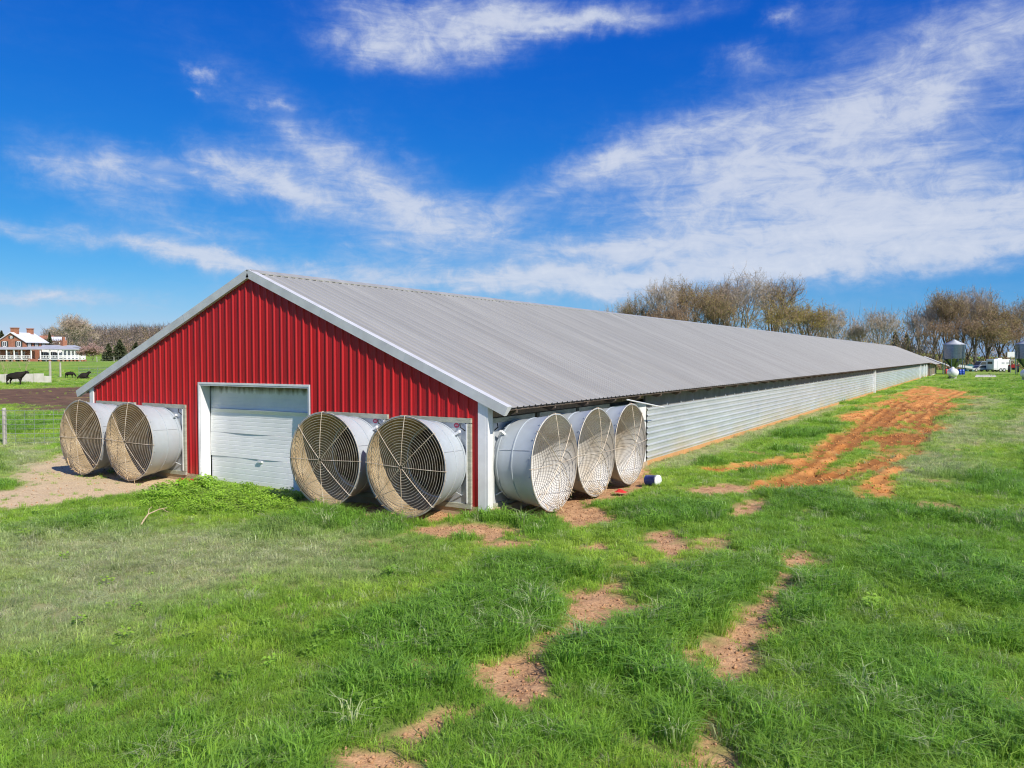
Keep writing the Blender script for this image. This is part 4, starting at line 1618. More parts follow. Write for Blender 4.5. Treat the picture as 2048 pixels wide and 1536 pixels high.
def tree_parts(seed, h, width, spread=.5, twigs=9, twig_len=.055, twig_w=.05, trunk_r=None, lift=.35, trunk_frac=.24, levels=4, kids=(4, 4, 4, 4), buds=0, bud_size=.22):
    rs = np.random.RandomState(seed)
    r0 = trunk_r or h * .016
    lens = [trunk_frac, .26, .19, .125, .085]
    P, RAD, T0, T1, TD, TN = [], [], [], [], [], []
    stack = [(np.array([0, 0, -.3]), np.array([rs.randn() * .03, rs.randn() * .03, 1.0]), 0, r0)]
    while stack:
        p, d, lv, r_ = stack.pop()
        d = d / math.sqrt(d @ d)
        ln = lens[lv] * h * (.75 + .5 * rs.rand())
        m = p + d * ln * .5
        d2 = d + rs.randn(3) * (.10 + .05 * lv)
        d2 /= math.sqrt(d2 @ d2)
        e = m + d2 * ln * .5
        r1 = r_ * (.62 if lv else .72)
        P.append((p, m, e))
        RAD.append((r_, (r_ + r1) / 2, r1))
        if lv < levels:
            nk = kids[lv] + (1 if rs.rand() < .35 else 0)
            base = rs.rand() * 6.283
            for k in range(nk):
                t = (.55 + .45 * (k + rs.rand()) / nk) if lv else (.70 + .30 * (k + rs.rand()) / nk)
                s0 = m + (e - m) * ((t - .5) / .5)
                a_ = base + k * 2.4
                q = np.array([math.cos(a_), math.sin(a_), .3])
                ax = np.array([d2[1] * q[2] - d2[2] * q[1], d2[2] * q[0] - d2[0] * q[2], d2[0] * q[1] - d2[1] * q[0]])
                ax /= math.sqrt(ax @ ax) + 1e-9
                ang = spread * (.65 + .7 * rs.rand()) * (.72, .85, 1.15, 1.4)[lv]
                cr = np.array([ax[1] * d2[2] - ax[2] * d2[1], ax[2] * d2[0] - ax[0] * d2[2], ax[0] * d2[1] - ax[1] * d2[0]])
                nd = d2 * math.cos(ang) + cr * math.sin(ang) + np.array([0, 0, lift * (.4, .5, .15, 0)[lv]])
                stack.append((s0, nd, lv + 1, r1 * (.78 if lv else .62)))
        if lv >= levels - 1:
            T0.append(p)
            T1.append(e)
            TD.append(d2)
            TN.append(twigs if lv == levels else twigs // 2)
    P, RAD = np.array(P), np.array(RAD)
    rep = np.repeat(np.arange(len(T0)), TN)
    T0, T1, TD = np.array(T0)[rep], np.array(T1)[rep], np.array(TD)[rep]
    n = len(rep)
    s0 = T0 + (T1 - T0) * rs.rand(n, 1)
    nd = unit(TD * .5 + rs.randn(n, 3) * .65)
    ln = twig_len * h * (.5 + rs.rand(n, 1))
    tip = s0 + nd * ln
    # fit the crown to the wanted size
    kz = h / np.percentile(tip[:, 2], 99.5)
    kx = width * .5 / np.percentile(np.hypot(tip[:, 0], tip[:, 1]), 95)
    K = np.array([kx, kx, kz])
    P, s0, tip = P * K, s0 * K, tip * K
    w_ = unit(np.cross(tip - s0, rs.randn(n, 3))) * twig_w * .5
    TW = np.stack([s0 - w_, s0 + w_, tip], 1)
    BD = np.zeros((0, 4, 3))
    if buds:
        r2 = np.repeat(np.arange(n), buds)
        r2 = r2[rs.rand(len(r2)) < .6]
        c = s0[r2] + (tip - s0)[r2] * rs.rand(len(r2), 1) + rs.randn(len(r2), 3) * .12
        a_ = unit(rs.randn(len(r2), 3))
        b2 = unit(np.cross(a_, rs.randn(len(r2), 3)))
        q = bud_size * (.4 + .8 * rs.rand(len(r2), 1))
        BD = np.stack([c - a_ * q * .5, c + b2 * q * .35, c + a_ * q * .5, c - b2 * q * .35], 1)
    return P, RAD, TW, BD


def tree(name, pos, h, width, seed, label, look='grey', group=None, cat='tree', **kw):
    style = {'grey': ('bark_pale', 'twig_grey', 'bud_brown', 0), 'brown': ('bark', 'twig', 'bud_brown', 1), 'olive': ('bark', 'twig', 'bud_olive', 2),
             'yellow': ('bark', 'twig', 'bud_yellow', 3), 'pink': ('bark', 'twig_grey', 'bud_pink', 2), 'pale': ('stick', 'stick', 'bud_brown', 0)}[look]
    P, RAD, TW, BD = tree_parts(seed, h, width, buds=style[3], **kw)
    z = gh(pos[0], pos[1])
    root = empty(name, (pos[0], pos[1], z), label=label, cat=cat, group=group)
    V, q = vtubes(P, RAD)
    link(bpy.data.objects.new('trunk', bulk_mesh('trunk', V, np.zeros((0, 3), int), q, [M[style[0]]], smooth=True)), root, world=False)
    nt_, nq_ = len(TW), len(BD)
    V = np.concatenate([TW.reshape(-1, 3), BD.reshape(-1, 3)])
    tri = np.arange(nt_ * 3).reshape(-1, 3)
    qd = nt_ * 3 + np.arange(nq_ * 4).reshape(-1, 4)
    link(bpy.data.objects.new('crown', bulk_mesh('crown', V, tri, qd, [M[style[1]], M[style[2]]], np.zeros(nt_), np.ones(nq_))), root, world=False)
    return root


ORD = ['first', 'second', 'third', 'fourth', 'fifth', 'sixth', 'seventh', 'eighth', 'ninth', 'tenth', 'eleventh', 'twelfth', 'thirteenth', 'fourteenth', 'fifteenth', 'sixteenth']
LOOKW = {'grey': 'bare grey', 'brown': 'bare brown', 'olive': 'olive budding', 'yellow': 'yellow-green budding', 'pink': 'pink flowering'}


def grove(items, depth, where, group, seed0, name='bare_tree'):
    items = sorted(items)
    for i, (px, top, width, look, dd) in enumerate(items):
        D = depth + dd
        g = at(px, 713, D)
        h = (714 - top) * D / FPX + 3.0 - gh(g[0], g[1])
        w = width * D / FPX
        tree(name, g, h, w * 1.35, seed0 + i, '%s tree, %s from the left %s' % (LOOKW[look], ORD[i], where), look, group, spread=float(np.clip(w / h * 1.1, .50, .70)),
             twigs=11, twig_w=.036, twig_len=.042, trunk_frac=.19, lift=.30, kids=(5, 4, 4, 4), trunk_r=h * .020, bud_size=.17)


grove([(1222, 612, 50, 'grey', 10), (1246, 602, 62, 'grey', 8), (1283, 588, 70, 'olive', 0), (1332, 560, 80, 'grey', -4), (1378, 556, 90, 'olive', 2), (1425, 572, 95, 'olive', -6),
       (1450, 553, 80, 'olive', 8), (1492, 538, 130, 'grey', 0), (1538, 552, 90, 'olive', 8), (1575, 588, 105, 'yellow', -6), (1615, 604, 70, 'yellow', 2), (1655, 612, 62, 'grey', 4),
       (1350, 604, 80, 'brown', -8), (1300, 618, 70, 'brown', -6)],
      172, 'in the grove behind the barn roof', 'trees behind the barn roof', 300)
grove([(1722, 640, 46, 'grey', 0), (1760, 615, 62, 'grey', -6)], 178, 'in the low gap right of the barn grove', 'trees in the gap', 340)
grove([(1838, 606, 55, 'grey', 0), (1866, 588, 60, 'grey', 5), (1896, 578, 62, 'olive', -3), (1922, 582, 60, 'grey', 6), (1950, 572, 60, 'grey', 0), (1976, 590, 50, 'olive', 8),
       (1998, 602, 78, 'olive', -5), (2036, 604, 64, 'grey', 5), (2070, 596, 70, 'olive', 0), (1880, 640, 70, 'brown', -8), (1935, 632, 70, 'brown', -10), (1972, 640, 70, 'olive', -10), (2015, 646, 70, 'brown', -8)],
      196, 'in the woods behind the feed bins', 'trees behind the feed bins', 360)


def brush(name, spans, label, seed, mats, cat='brush', stems=26, size=(.10, .55)):
    """uncountable undergrowth: spans of (px0, px1, depth, depth spread, height px, count)"""
    rs = np.random.RandomState(seed)
    C_, H_, W_, MI = [], [], [], []
    for (p0, p1, D, dd, hpx, cnt) in spans:
        for k in range(cnt):
            px = p0 + (p1 - p0) * rs.rand()
            d = D + dd * (rs.rand() - .5)
            g = at(px, 713, d)
            h = hpx * d / FPX * (.4 + .85 * rs.rand() ** 1.3)
            C_.append((g[0], g[1], gh(g[0], g[1])))
            H_.append(h)
            W_.append(h * (.3 + .3 * rs.rand()))
            MI.append(int(rs.rand() * len(mats)))
    rep = np.repeat(np.arange(len(C_)), stems)
    C_, H_, W_, MI = np.array(C_)[rep], np.array(H_)[rep][:, None], np.array(W_)[rep][:, None], np.array(MI)[rep]
    n = len(rep)
    c = C_ + np.concatenate([rs.randn(n, 2) * W_ * .35, H_ * rs.rand(n, 1) ** .8], 1)
    t3 = np.arange(n) % 3 == 0
    tv = np.concatenate([rs.randn(n, 2) * .35, np.ones((n, 1))], 1) * H_ * (.18 + .2 * rs.rand(n, 1))
    q = np.concatenate([size[0] * .5 * (.6 + .8 * rs.rand(n, 1)), np.zeros((n, 2))], 1)
    TR = np.stack([c - q, c + q, c + tv], 1)[t3]
    u_ = unit(rs.randn(n, 3)) * size[1] * (.5 + rs.rand(n, 1)) * .5
    v_ = unit(rs.randn(n, 3)) * size[1] * .25
    QD = np.stack([c - u_, c + v_, c + u_, c - v_], 1)[~t3]
    V = np.concatenate([TR.reshape(-1, 3), QD.reshape(-1, 3)])
    me_ = bulk_mesh(name, V, np.arange(len(TR) * 3).reshape(-1, 3), len(TR) * 3 + np.arange(len(QD) * 4).reshape(-1, 4), mats, MI[t3], MI[~t3])
    return link(bpy.data.objects.new(name, me_), kind='stuff', label=label, cat=cat)


brush('undergrowth', [(1200, 1780, 200, 40, 52, 330), (1330, 1640, 190, 24, 80, 90), (1240, 1720, 196, 20, 74, 150), (1610, 1860, 205, 30, 88, 260), (1780, 2110, 214, 34, 40, 240), (1680, 2110, 190, 14, 28, 200), (1500, 1700, 180, 16, 30, 90)],
      'tangled brown undergrowth under the trees behind the barn', 77, [M['twig'], M['bud_brown'], M['twig_grey'], M['bud_olive']])
brush('wooded_hill', [(-120, 20, 520, 60, 16, 160), (-60, 120, 480, 120, 12, 260), (90, 200, 460, 120, 26, 330), (170, 440, 500, 120, 32, 700), (90, 440, 345, 60, 26, 420), (230, 420, 590, 50, 30, 260)],
      'brown leafless woods covering the low hill at the left', 78, [M['hill_a'], M['hill_b'], M['hill_c'], M['hill_b']], cat='woods', stems=80, size=(.25, .8))
# big bare tree, evergreens, pink tree, saplings on the left
g = at(145, 713, 262)
tree('bare_tree', g, 15.6, 15.0, 501, 'big bare grey tree standing right of the brick house', 'grey', spread=.62, twigs=15, twig_w=.085, kids=(5, 4, 4, 4), trunk_frac=.17)
g = at(186, 716, 205)
tree('flowering_tree', g, 4.6, 6.6, 502, 'low pinkish flowering tree at the right end of the porch', 'pink', spread=.72, twigs=12, twig_w=.06, trunk_frac=.12, bud_size=.32)
for i, (px, sd_, lab) in enumerate([(9, 503, 'thin bare sapling at the left picture edge behind the cow'), (52, 504, 'thin bare sapling rising behind the standing cow\'s head')]):
    g = at(px, 762, 97)
    tree('sapling', g, 4.0, 2.6, sd_, lab, 'pale', spread=.45, twigs=2, twig_w=.03, trunk_frac=.15, levels=2, kids=(4, 3, 3, 3), trunk_r=.035, group='saplings behind the cow')


def conifer(pos, h, w, seed, label, group):
    rs = np.random.RandomState(seed)
    z = gh(pos[0], pos[1])
    root = empty('evergreen_tree', (pos[0], pos[1], z), label=label, cat='tree', group=group)
    t = bpy.data.objects.new('trunk', MB().tube([(0, 0, -.3), (0, 0, h * .5), (0, 0, h * .95)], [h * .025, h * .016, .02], 6).mesh('trunk', M['bark'], True))
    link(t, root, world=False)
    n = 1700
    zc = h * (.04 + .95 * rs.rand(n) ** 1.15)
    rr_ = w * .5 * np.clip(1 - (zc / h) ** 1.5, .02, 1) * (.75 + .35 * np.sin(zc * 3 + 5 * rs.rand(n)))
    a = rs.rand(n) * 6.283
    r_ = rr_ * rs.rand(n) ** .3
    c = np.stack([r_ * np.cos(a), r_ * np.sin(a), zc], 1)
    u_ = unit(np.stack([np.cos(a), np.sin(a), -.25 + 0 * a], 1) + rs.randn(n, 3) * .4) * .34
    v_ = unit(np.cross(u_, rs.randn(n, 3))) * .2
    V = np.stack([c - u_, c + v_, c + u_, c - v_], 1)
    link(bpy.data.objects.new('crown', bulk_mesh('crown', V, np.zeros((0, 3), int), np.arange(n * 4).reshape(-1, 4), [M['needle']])), root, world=False)


for px, top, wpx, D, lab in [(240, 679, 36, 232, 'tallest dark evergreen left of the barn roof edge'), (217, 687, 26, 228, 'small evergreen beside the pinkish tree'),
                             (272, 685, 34, 236, 'evergreen right of the tallest one, next to the roof edge'), (100, 664, 16, 330, 'small dark evergreen on the skyline right of the brick house'),
                             (1790, 661, 34, 330, 'dark pine top seen in the gap between the groves'), (1812, 664, 28, 335, 'smaller dark pine top right of the other in the gap'),
                             (4, 660, 34, 300, 'dull evergreen behind the left corner of the brick house')]:
    g = at(px, 713, D)
    conifer(g, (714 - top) * D / FPX + 3 - gh(g[0], g[1]), wpx * D / FPX, 600 + px, lab, 'evergreen trees in the distance')

# ------------------------------------------------------------------ farmhouse on the left
HD = 217.0
S = HD / FPX
HO = at(0, 722, HD)
_v = at(50, 722, HD)[:2] - CAM[:2]
h_e2 = _v / np.linalg.norm(_v)
h_e1 = np.array([h_e2[1], -h_e2[0]])
HC = at(60, 722, HD)
HZ = gh(HC[0], HC[1])
fh = empty('brick_farmhouse', (HC[0], HC[1], HZ), label='red brick farmhouse with white metal roof and long white porch', cat='house')
Z722 = HO[2]


def HP(px, away, zpy=None, z=None):
    """house point: picture column, metres further away, height from picture row"""
    q = at(px, 722, HD)[:2]
    v = q - CAM[:2]
    q = q + v / np.linalg.norm(v) * away
    return np.array([q[0], q[1], (Z722 + (722 - zpy) * S) if z is None else z])


th = R(36)
gd = h_e1 * -math.cos(th) + h_e2 * math.sin(th)      # along the gable, to the left and away
ld = h_e1 * math.sin(th) + h_e2 * math.cos(th)       # along the long side
CA = HP(52, 0, z=0)[:2]
GW, GL = 8.2, 8.8
zb_, ze_, zp_ = HZ - .6, Z722 + (722 - 683) * S, Z722 + (722 - 665) * S


def hp3(a, b, z):
    q = CA + gd * a + ld * b
    return (q[0], q[1], z)


mb = MB()
mb.prism([hp3(0, 0, zb_), hp3(GW, 0, zb_), hp3(GW, 0, ze_), hp3(GW / 2, 0, zp_), hp3(0, 0, ze_)], tuple(ld * GL) + (0,))
mb.build('wall', M['brick'], fh)
mb = MB()
for s in (0, 1):
    e = -.45 if s == 0 else GW + .45
    sl = (zp_ - ze_) / (GW / 2)
    pts = [hp3(GW / 2, -.4, zp_ + .12), hp3(e, -.4, ze_ - .45 * sl + .12), hp3(e, -.4, ze_ - .45 * sl - .08), hp3(GW / 2, -.4, zp_ - .08)]
    mb.prism(pts, tuple(ld * (GL + .8)) + (0,))
roof_ = mb.build('roof', M['roof_white'], fh)
for (b, w_) in ((-.05 + 1.0, 1.9), (GL - 1.6, 1.5)):
    mb = MB()
    mb.prism([hp3(GW / 2 - w_ / 2, b, zp_ - .8), hp3(GW / 2 + w_ / 2, b, zp_ - .8), hp3(GW / 2 + w_ / 2, b, zp_ + 1.15), hp3(GW / 2 - w_ / 2, b, zp_ + 1.15)], tuple(ld * .9) + (0,))
    mb.prism([hp3(GW / 2 - w_ / 2 - .12, b - .1, zp_ + 1.15), hp3(GW / 2 + w_ / 2 + .12, b - .1, zp_ + 1.15), hp3(GW / 2 + w_ / 2 + .12, b - .1, zp_ + 1.4), hp3(GW / 2 - w_ / 2 - .12, b - .1, zp_ + 1.4)], tuple(ld * 1.1) + (0,))
    mb.build('chimney', M['brick'], roof_)


def house_window(c0, d, z0, z1, w_):
    """window standing proud on a wall: c0 base point, d unit direction along the wall"""
    n = np.array([d[1], -d[0]])
    if np.dot(n, h_e2) > 0:
        n = -n

    def bx(a0, a1, t0, t1, za, zb2):
        p = [np.append(c0 + d * a + n * t, 0) for a, t in ((a0, t0), (a1, t0), (a1, t1), (a0, t1))]
        return [(q[0], q[1], za) for q in p], (0, 0, zb2 - za)
    mb = MB()
    for a0, a1, za, zb2 in ((-w_ / 2, w_ / 2, z1 - .16, z1), (-w_ / 2, w_ / 2, z0, z0 + .16), (-w_ / 2, -w_ / 2 + .14, z0, z1), (w_ / 2 - .14, w_ / 2, z0, z1), (-.05, .05, z0, z1)):
        mb.prism(*bx(a0, a1, .02, .09, za, zb2))
    wo = mb.build('window', M['paint'], fh)
    mb = MB()
    mb.prism(*bx(-w_ / 2 + .1, w_ / 2 - .1, .0, .04, z0 + .1, z1 - .1))
    mb.build('pane', M['glass'], wo)
    for s in (-1, 1):
        mb = MB()
        mb.prism(*bx(s * (w_ / 2 + .25) - .22, s * (w_ / 2 + .25) + .22, .0, .06, z0, z1))
        mb.build('shutter', M['shutter'], wo)


zu0, zu1 = Z722 + (722 - 693.5) * S, Z722 + (722 - 682.5) * S
for a in (GW * .24, GW * .74):
    house_window(CA + gd * a, gd, zu0, zu1, 1.15)
for b in (GL * .16, GL * .5, GL * .84):
    house_window(CA + ld * b, ld, zu0, zu1, 1.0)
house_window(CA + gd * GW * .5, gd, Z722 + (722 - 677) * S, Z722 + (722 - 672) * S, .7)
# one-storey wing with its own chimney
mb = MB()
q0, q1 = HP(84, 2.5, z=zb_), HP(158, 4.0, z=zb_)
mb.prism([tuple(q0), tuple(q1), tuple(HP(158, 9, z=zb_)), tuple(HP(84, 8, z=zb_))], (0, 0, Z722 + (722 - 697) * S - zb_))
mb.build('wing_wall', M['paint'], fh)
mb = MB()
mb.prism([tuple(HP(80, 1.8, 695)), tuple(HP(163, 3.2, 695)), tuple(HP(150, 6.5, 690.5)), tuple(HP(86, 5.2, 690.5))], (0, 0, .12))
wr = mb.build('wing_roof', M['porch_roof'], fh)
mb = MB()
q = HP(128, 5.6, z=0)
mb.box(q[0] - .65, q[0] + .65, q[1] - .6, q[1] + .6, Z722 + (722 - 697) * S, Z722 + (722 - 680) * S)
mb.box(q[0] - .3, q[0] + .3, q[1] - .3, q[1] + .3, Z722 + (722 - 680) * S, Z722 + (722 - 673) * S)
mb.build('chimney', M['brick'], wr)
# porch: roof, floor, columns, rails, brick piers, steps
PA = -3.2
mb = MB()
mb.prism([tuple(HP(-14, PA - .4, 699.5)), tuple(HP(118, PA - .4, 699.5)), tuple(HP(118, .8, 694)), tuple(HP(-14, 1.5, 694))], (0, 0, .16))
mb.prism([tuple(HP(118, PA - .4, 699.5)), tuple(HP(172, PA + 5.5, 699.5)), tuple(HP(160, 6.0, 695)), tuple(HP(118, .8, 694))], (0, 0, .158))
mb.build('porch_roof', M['porch_roof'], fh)
mb = MB()
mb.prism([tuple(HP(-14, PA - .3, 719.5)), tuple(HP(118, PA - .3, 719.5)), tuple(HP(118, 1.5, 719.5)), tuple(HP(-14, 1.5, 719.5))], (0, 0, .22))
mb.prism([tuple(HP(118, PA - .3, 719.5)), tuple(HP(171, PA + 5.5, 719.5)), tuple(HP(160, 7.0, 719.5)), tuple(HP(118, 1.5, 719.5))], (0, 0, .22))
mb.build('porch_floor', M['paint'], fh)
cols = [(-6, PA), (13.5, PA), (28.5, PA), (43.5, PA), (62.5, PA), (81, PA), (100, PA), (117, PA), (126, PA + 1), (134, PA + 1.9), (142, PA + 2.8), (149.5, PA + 3.6), (157, PA + 4.4), (164, PA + 5.1), (170, PA + 5.6)]
zf, zt_ = Z722 + (722 - 719) * S, Z722 + (722 - 699) * S
for i, (px, aw) in enumerate(cols):
    q = HP(px, aw, z=0)
    MB().box(q[0] - .13, q[0] + .13, q[1] - .13, q[1] + .13, zf, zt_).build('porch_column', M['paint'], fh)
    MB().box(q[0] - .28, q[0] + .28, q[1] - .28, q[1] + .28, HZ - .6, zf - .02).build('porch_pier', M['brick'], fh)
    if i + 1 < len(cols) and i != 4:
        q2 = HP(cols[i + 1][0], cols[i + 1][1], z=0)
        mb = MB()
        for zz_ in (zf + .35, zf + 1.0):
            mb.prism([(q[0], q[1], zz_), (q2[0], q2[1], zz_), (q2[0], q2[1], zz_ + .12), (q[0], q[1], zz_ + .12)], tuple(h_e2 * .07) + (0,))
        nb = 6
        for k in range(1, nb):
            c = q + (q2 - q) * k / nb
            mb.box(c[0] - .05, c[0] + .05, c[1] - .05, c[1] + .05, zf + .4, zf + 1.0)
        mb.build('porch_rail', M['paint'], fh)
for k in range(4):
    mb = MB()
    mb.prism([tuple(HP(56, PA - .4 - .35 * (k + 1), z=HZ - .5)), tuple(HP(76, PA - .4 - .35 * (k + 1), z=HZ - .5)), tuple(HP(76, PA - .4 - .35 * k, z=HZ - .5)), tuple(HP(56, PA - .4 - .35 * k, z=HZ - .5))],
             (0, 0, .5 + .75 - .18 * k))
    mb.build('porch_step', M['brick'], fh)
mb = MB()
mb.prism([tuple(HP(-14, .2, z=HZ - .5)), tuple(HP(70, .2, z=HZ - .5)), tuple(HP(70, .5, z=HZ - .5)), tuple(HP(-14, .5, z=HZ - .5))], (0, 0, .5 + 3.0))
mb.build('porch_back_wall', M['brick'], fh)
for px in (0, 20, 36, 52):
    c0 = HP(px, .2, z=0)[:2]
    house_window(c0, h_e1, zf + .2, zf + 2.1, 1.0)
for px in (92, 110):
    c0 = HP(px, 2.4, z=0)[:2]
    house_window(c0, h_e1, zf + .5, zf + 2.1, 1.3)

# two farther houses on the rise
for (px, py, D, w_, lab, rm) in [(94, 683, 360, 5, 'reddish roofed house far off behind the farmhouse', 'brick'), (114, 686, 345, 6, 'pale roofed building far off beside the bare tree', 'roof_white')]:
    c = at(px, py, D)
    z0 = gh(c[0], c[1])
    hz = c[2] + 1.0
    o = empty('far_house', (c[0], c[1], z0), label=lab, cat='house', group='far houses on the rise')
    e1, e2 = h_e1, h_e2

    def q3(a, b, z):
        q = c[:2] + e1 * a + e2 * b
        return (q[0], q[1], z)
    MB().prism([q3(-w_ / 2, 0, z0 - .5), q3(w_ / 2, 0, z0 - .5), q3(w_ / 2, 7, z0 - .5), q3(-w_ / 2, 7, z0 - .5)], (0, 0, hz - z0 + .5)).build('wall', M['brick'], o)
    mb = MB()
    mb.prism([q3(-w_ / 2 - .4, -.4, hz), q3(-w_ / 2 - .4, 3.5, hz + 1.8), q3(-w_ / 2 - .4, 7.4, hz)], tuple(e1 * (w_ + .8)) + (0,))
    mb.build('roof', M[rm], o)
    for a in (-w_ * .25, w_ * .25):
        mb = MB()
        mb.prism([q3(a - .6, -.05, hz - 2.2), q3(a + .6, -.05, hz - 2.2), q3(a + .6, -.05, hz - .7), q3(a - .6, -.05, hz - .7)], tuple(-e2 * .05) + (0,))
        mb.build('window', M['paint'], o)

# ------------------------------------------------------------------ paddock: cows, wall, posts, gate, fences


def skin_body(name, verts, edges, radii, material, subdiv=2):
    me = bpy.data.meshes.new(name)
    me.from_pydata(verts, edges, [])
    me.materials.append(material)
    o = bpy.data.objects.new(name, me)
    COL.objects.link(o)
    md = o.modifiers.new('skin', 'SKIN')
    md.use_smooth_shade = True
    for i, rr in enumerate(radii):
        rr = rr if isinstance(rr, tuple) else (rr, rr)
        me.skin_vertices[0].data[i].radius = (rr[0] * 1.22, rr[1] * 1.22)
        me.skin_vertices[0].data[i].use_root = (i == 0)
    sb = o.modifiers.new('sub', 'SUBSURF')
    sb.levels = sb.render_levels = subdiv
    return o


def cow(px, py, depth, heading, pose, scale, label):
    V, E_, Rr = [], [], []

    def ch(pts, start=None):
        prev = start
        for p in pts:
            V.append(p[:3])
            Rr.append(p[3])
            i = len(V) - 1
            if prev is not None:
                E_.append((prev, i))
            prev = i
        return prev
    if pose == 'lying':
        ch([(-.55, 0, .42, (.30, .34)), (0, 0, .46, (.36, .38)), (.50, 0, .50, (.32, .34)), (.78, 0, .66, .21), (.98, 0, .92, .15), (1.10, 0, 1.0, .135), (1.38, 0, .88, .085)])
        ch([(-.45, .36, .20, .13), (-.15, .48, .10, .08), (-.5, .55, .06, .06)], 0)
        ch([(-.45, -.36, .20, .13), (-.15, -.48, .10, .08), (-.5, -.55, .06, .06)], 0)
        ch([(.62, .26, .20, .11), (.98, .28, .09, .07), (.72, .30, .06, .055)], 2)
        ch([(.62, -.26, .20, .11), (.98, -.28, .09, .07), (.72, -.30, .06, .055)], 2)
        ch([(1.05, .19, 1.05, .04)], 5)
        ch([(1.05, -.19, 1.05, .04)], 5)
    else:
        head = {'up': [(.78, 0, 1.24, .23), (1.02, 0, 1.42, .16), (1.16, 0, 1.47, .14), (1.44, 0, 1.32, .085)],
                'graze': [(.80, 0, 1.05, .21), (1.08, 0, .72, .15), (1.20, 0, .45, .135), (1.30, 0, .18, .085)]}[pose]
        ch([(-.68, 0, 1.14, (.27, .27)), (-.15, 0, 1.06, (.34, .36)), (.42, 0, 1.06, (.31, .34))] + head)
        hd = 5
        for s in (1, -1):
            off = .10 * s
            ch([(-.72, .19 * s, .82, .17), (-.64 + off, .2 * s, .60, .105), (-.80 + off, .2 * s, .42, .07), (-.74 + off, .2 * s, .14, .055), (-.70 + off, .2 * s, .04, .065)], 0)
            ch([(.46, .17 * s, .74, .14), (.48 - off * .6, .18 * s, .44, .08), (.48 - off * .6, .18 * s, .12, .055), (.51 - off * .6, .18 * s, .04, .065)], 2)
        e = head[2]
        ch([(e[0] - .08, .2, e[2] + .07, .045)], hd)
        ch([(e[0] - .08, -.2, e[2] + .07, .045)], hd)
        ch([(-.95, 0, 1.16, .035), (-1.0, 0, .85, .025), (-.99, 0, .5, .045)], 0)
    o = skin_body('cow', V, E_, Rr, M['cow'])
    g = at(px, py, depth)
    z = gh(g[0], g[1])
    o.location = (g[0], g[1], z)
    base = math.atan2(CR[1], CR[0])
    o.rotation_euler = (0, 0, base + heading)
    o.scale = (scale,) * 3
    tag(o, label, 'cow', 'black cows in the paddock')
    return o


cow(32, 769, 86.5, R(10), 'up', .95, 'black cow standing side on in front of the white wall')
cow(140, 757, 111, R(8), 'graze', .62, 'small black cow grazing with its back to the lying one')
cow(164, 757, 109, R(4), 'lying', .92, 'black cow lying on the grass with its head raised')

bw = empty('bunk_wall', tuple(at(45, 765, 94)[:2]) + (0,), label='low whitish concrete wall behind the standing cow', cat='wall')
for (p0, p1, top) in ((-26, 9, 748.5), (9.4, 31, 748), (31.4, 67, 747.5), (67.4, 88, 747), (88.4, 103, 752)):
    a, b = at(p0, 765, 94), at(p1, 765, 94 + (p1 > 80) * .0)
    zt2 = at(50, top, 94)[2]
    mb = MB().prism([(a[0], a[1], -.2), (b[0], b[1], -.2), (b[0], b[1], zt2), (a[0], a[1], zt2)], tuple(h_e2 * .35) + (0,))
    mb.build('wall_block', M['concrete'], bw)
for (px, y0, y1, w_, lab) in ((100.5, 722, 755, .36, 'taller thick pale gate post near the white wall'), (121, 725, 756, .28, 'thinner pale gate post right of the thick one')):
    g = at(px, y1, 114)
    z = gh(g[0], g[1])
    top = at(px, y0, 114)[2]
    mb = MB().tube([(g[0], g[1], z - .3), (g[0], g[1], top - .05), (g[0], g[1], top)], [w_ / 2, w_ / 2 * .92, w_ / 2 * .7], 8)
    mb.build('gate_post', M['post'], label=lab, cat='post', group='pale posts in the paddock')
# tube gate
ga, gb = at(158, 755, 116), at(232, 757, 112)
gt = empty('tube_gate', ((ga[0] + gb[0]) / 2, (ga[1] + gb[1]) / 2, 0), label='grey tubular farm gate behind the lying cow', cat='gate')
za = gh(ga[0], ga[1])
for k in range(6):
    z_ = za + .25 + k * .23
    MB().tube([(ga[0], ga[1], z_), (gb[0], gb[1], z_)], .03, 5).build('gate_rail', M['gate'], gt)
for t in (0, .28, .52, .76, 1):
    q = ga + (gb - ga) * t
    MB().tube([(q[0], q[1], za + (.0 if t in (0, 1) else .25)), (q[0], q[1], za + 1.42)], .035, 5).build('gate_upright', M['gate'], gt)


def fence(a, b, step, hgt, name, label, rows, stay, post_r=.07, wire_r=.0065, post_mat='post'):
    a, b = np.array(a, float), np.array(b, float)
    L_ = np.linalg.norm(b - a)
    n = int(round(L_ / step))
    root = empty(name, (a[0], a[1], gh(a[0], a[1])), label=label, cat='fence')
    rs = np.random.RandomState(int(L_ * 10))
    for k in range(n + 1):
        q = a + (b - a) * k / n
        z = gh(q[0], q[1])
        lx, ly = rs.randn(2) * .03
        MB().tube([(q[0], q[1], z - .3), (q[0] + lx, q[1] + ly, z + hgt - .03), (q[0] + lx, q[1] + ly, z + hgt)], [post_r, post_r * .95, post_r * .6], 8).build('fence_post', M[post_mat], root)
    mb = MB()
    m = max(2, int(L_ / 1.0))
    for r_ in range(rows):
        pts = []
        for k in range(m + 1):
            q = a + (b - a) * k / m
            pts.append((q[0], q[1] - .06, gh(q[0], q[1]) + .06 + (hgt - .14) * r_ / (rows - 1)))
        mb.tube(pts, wire_r, 3, cap=False)
    for k in range(int(L_ / stay)):
        q = a + (b - a) * (k + .5) * stay / L_
        z = gh(q[0], q[1])
        mb.tube([(q[0], q[1] - .06, z + .06), (q[0], q[1] - .06, z + hgt - .08)], wire_r, 3, cap=False)
    mb.build('fence_wire', M['fence_wire'], root)


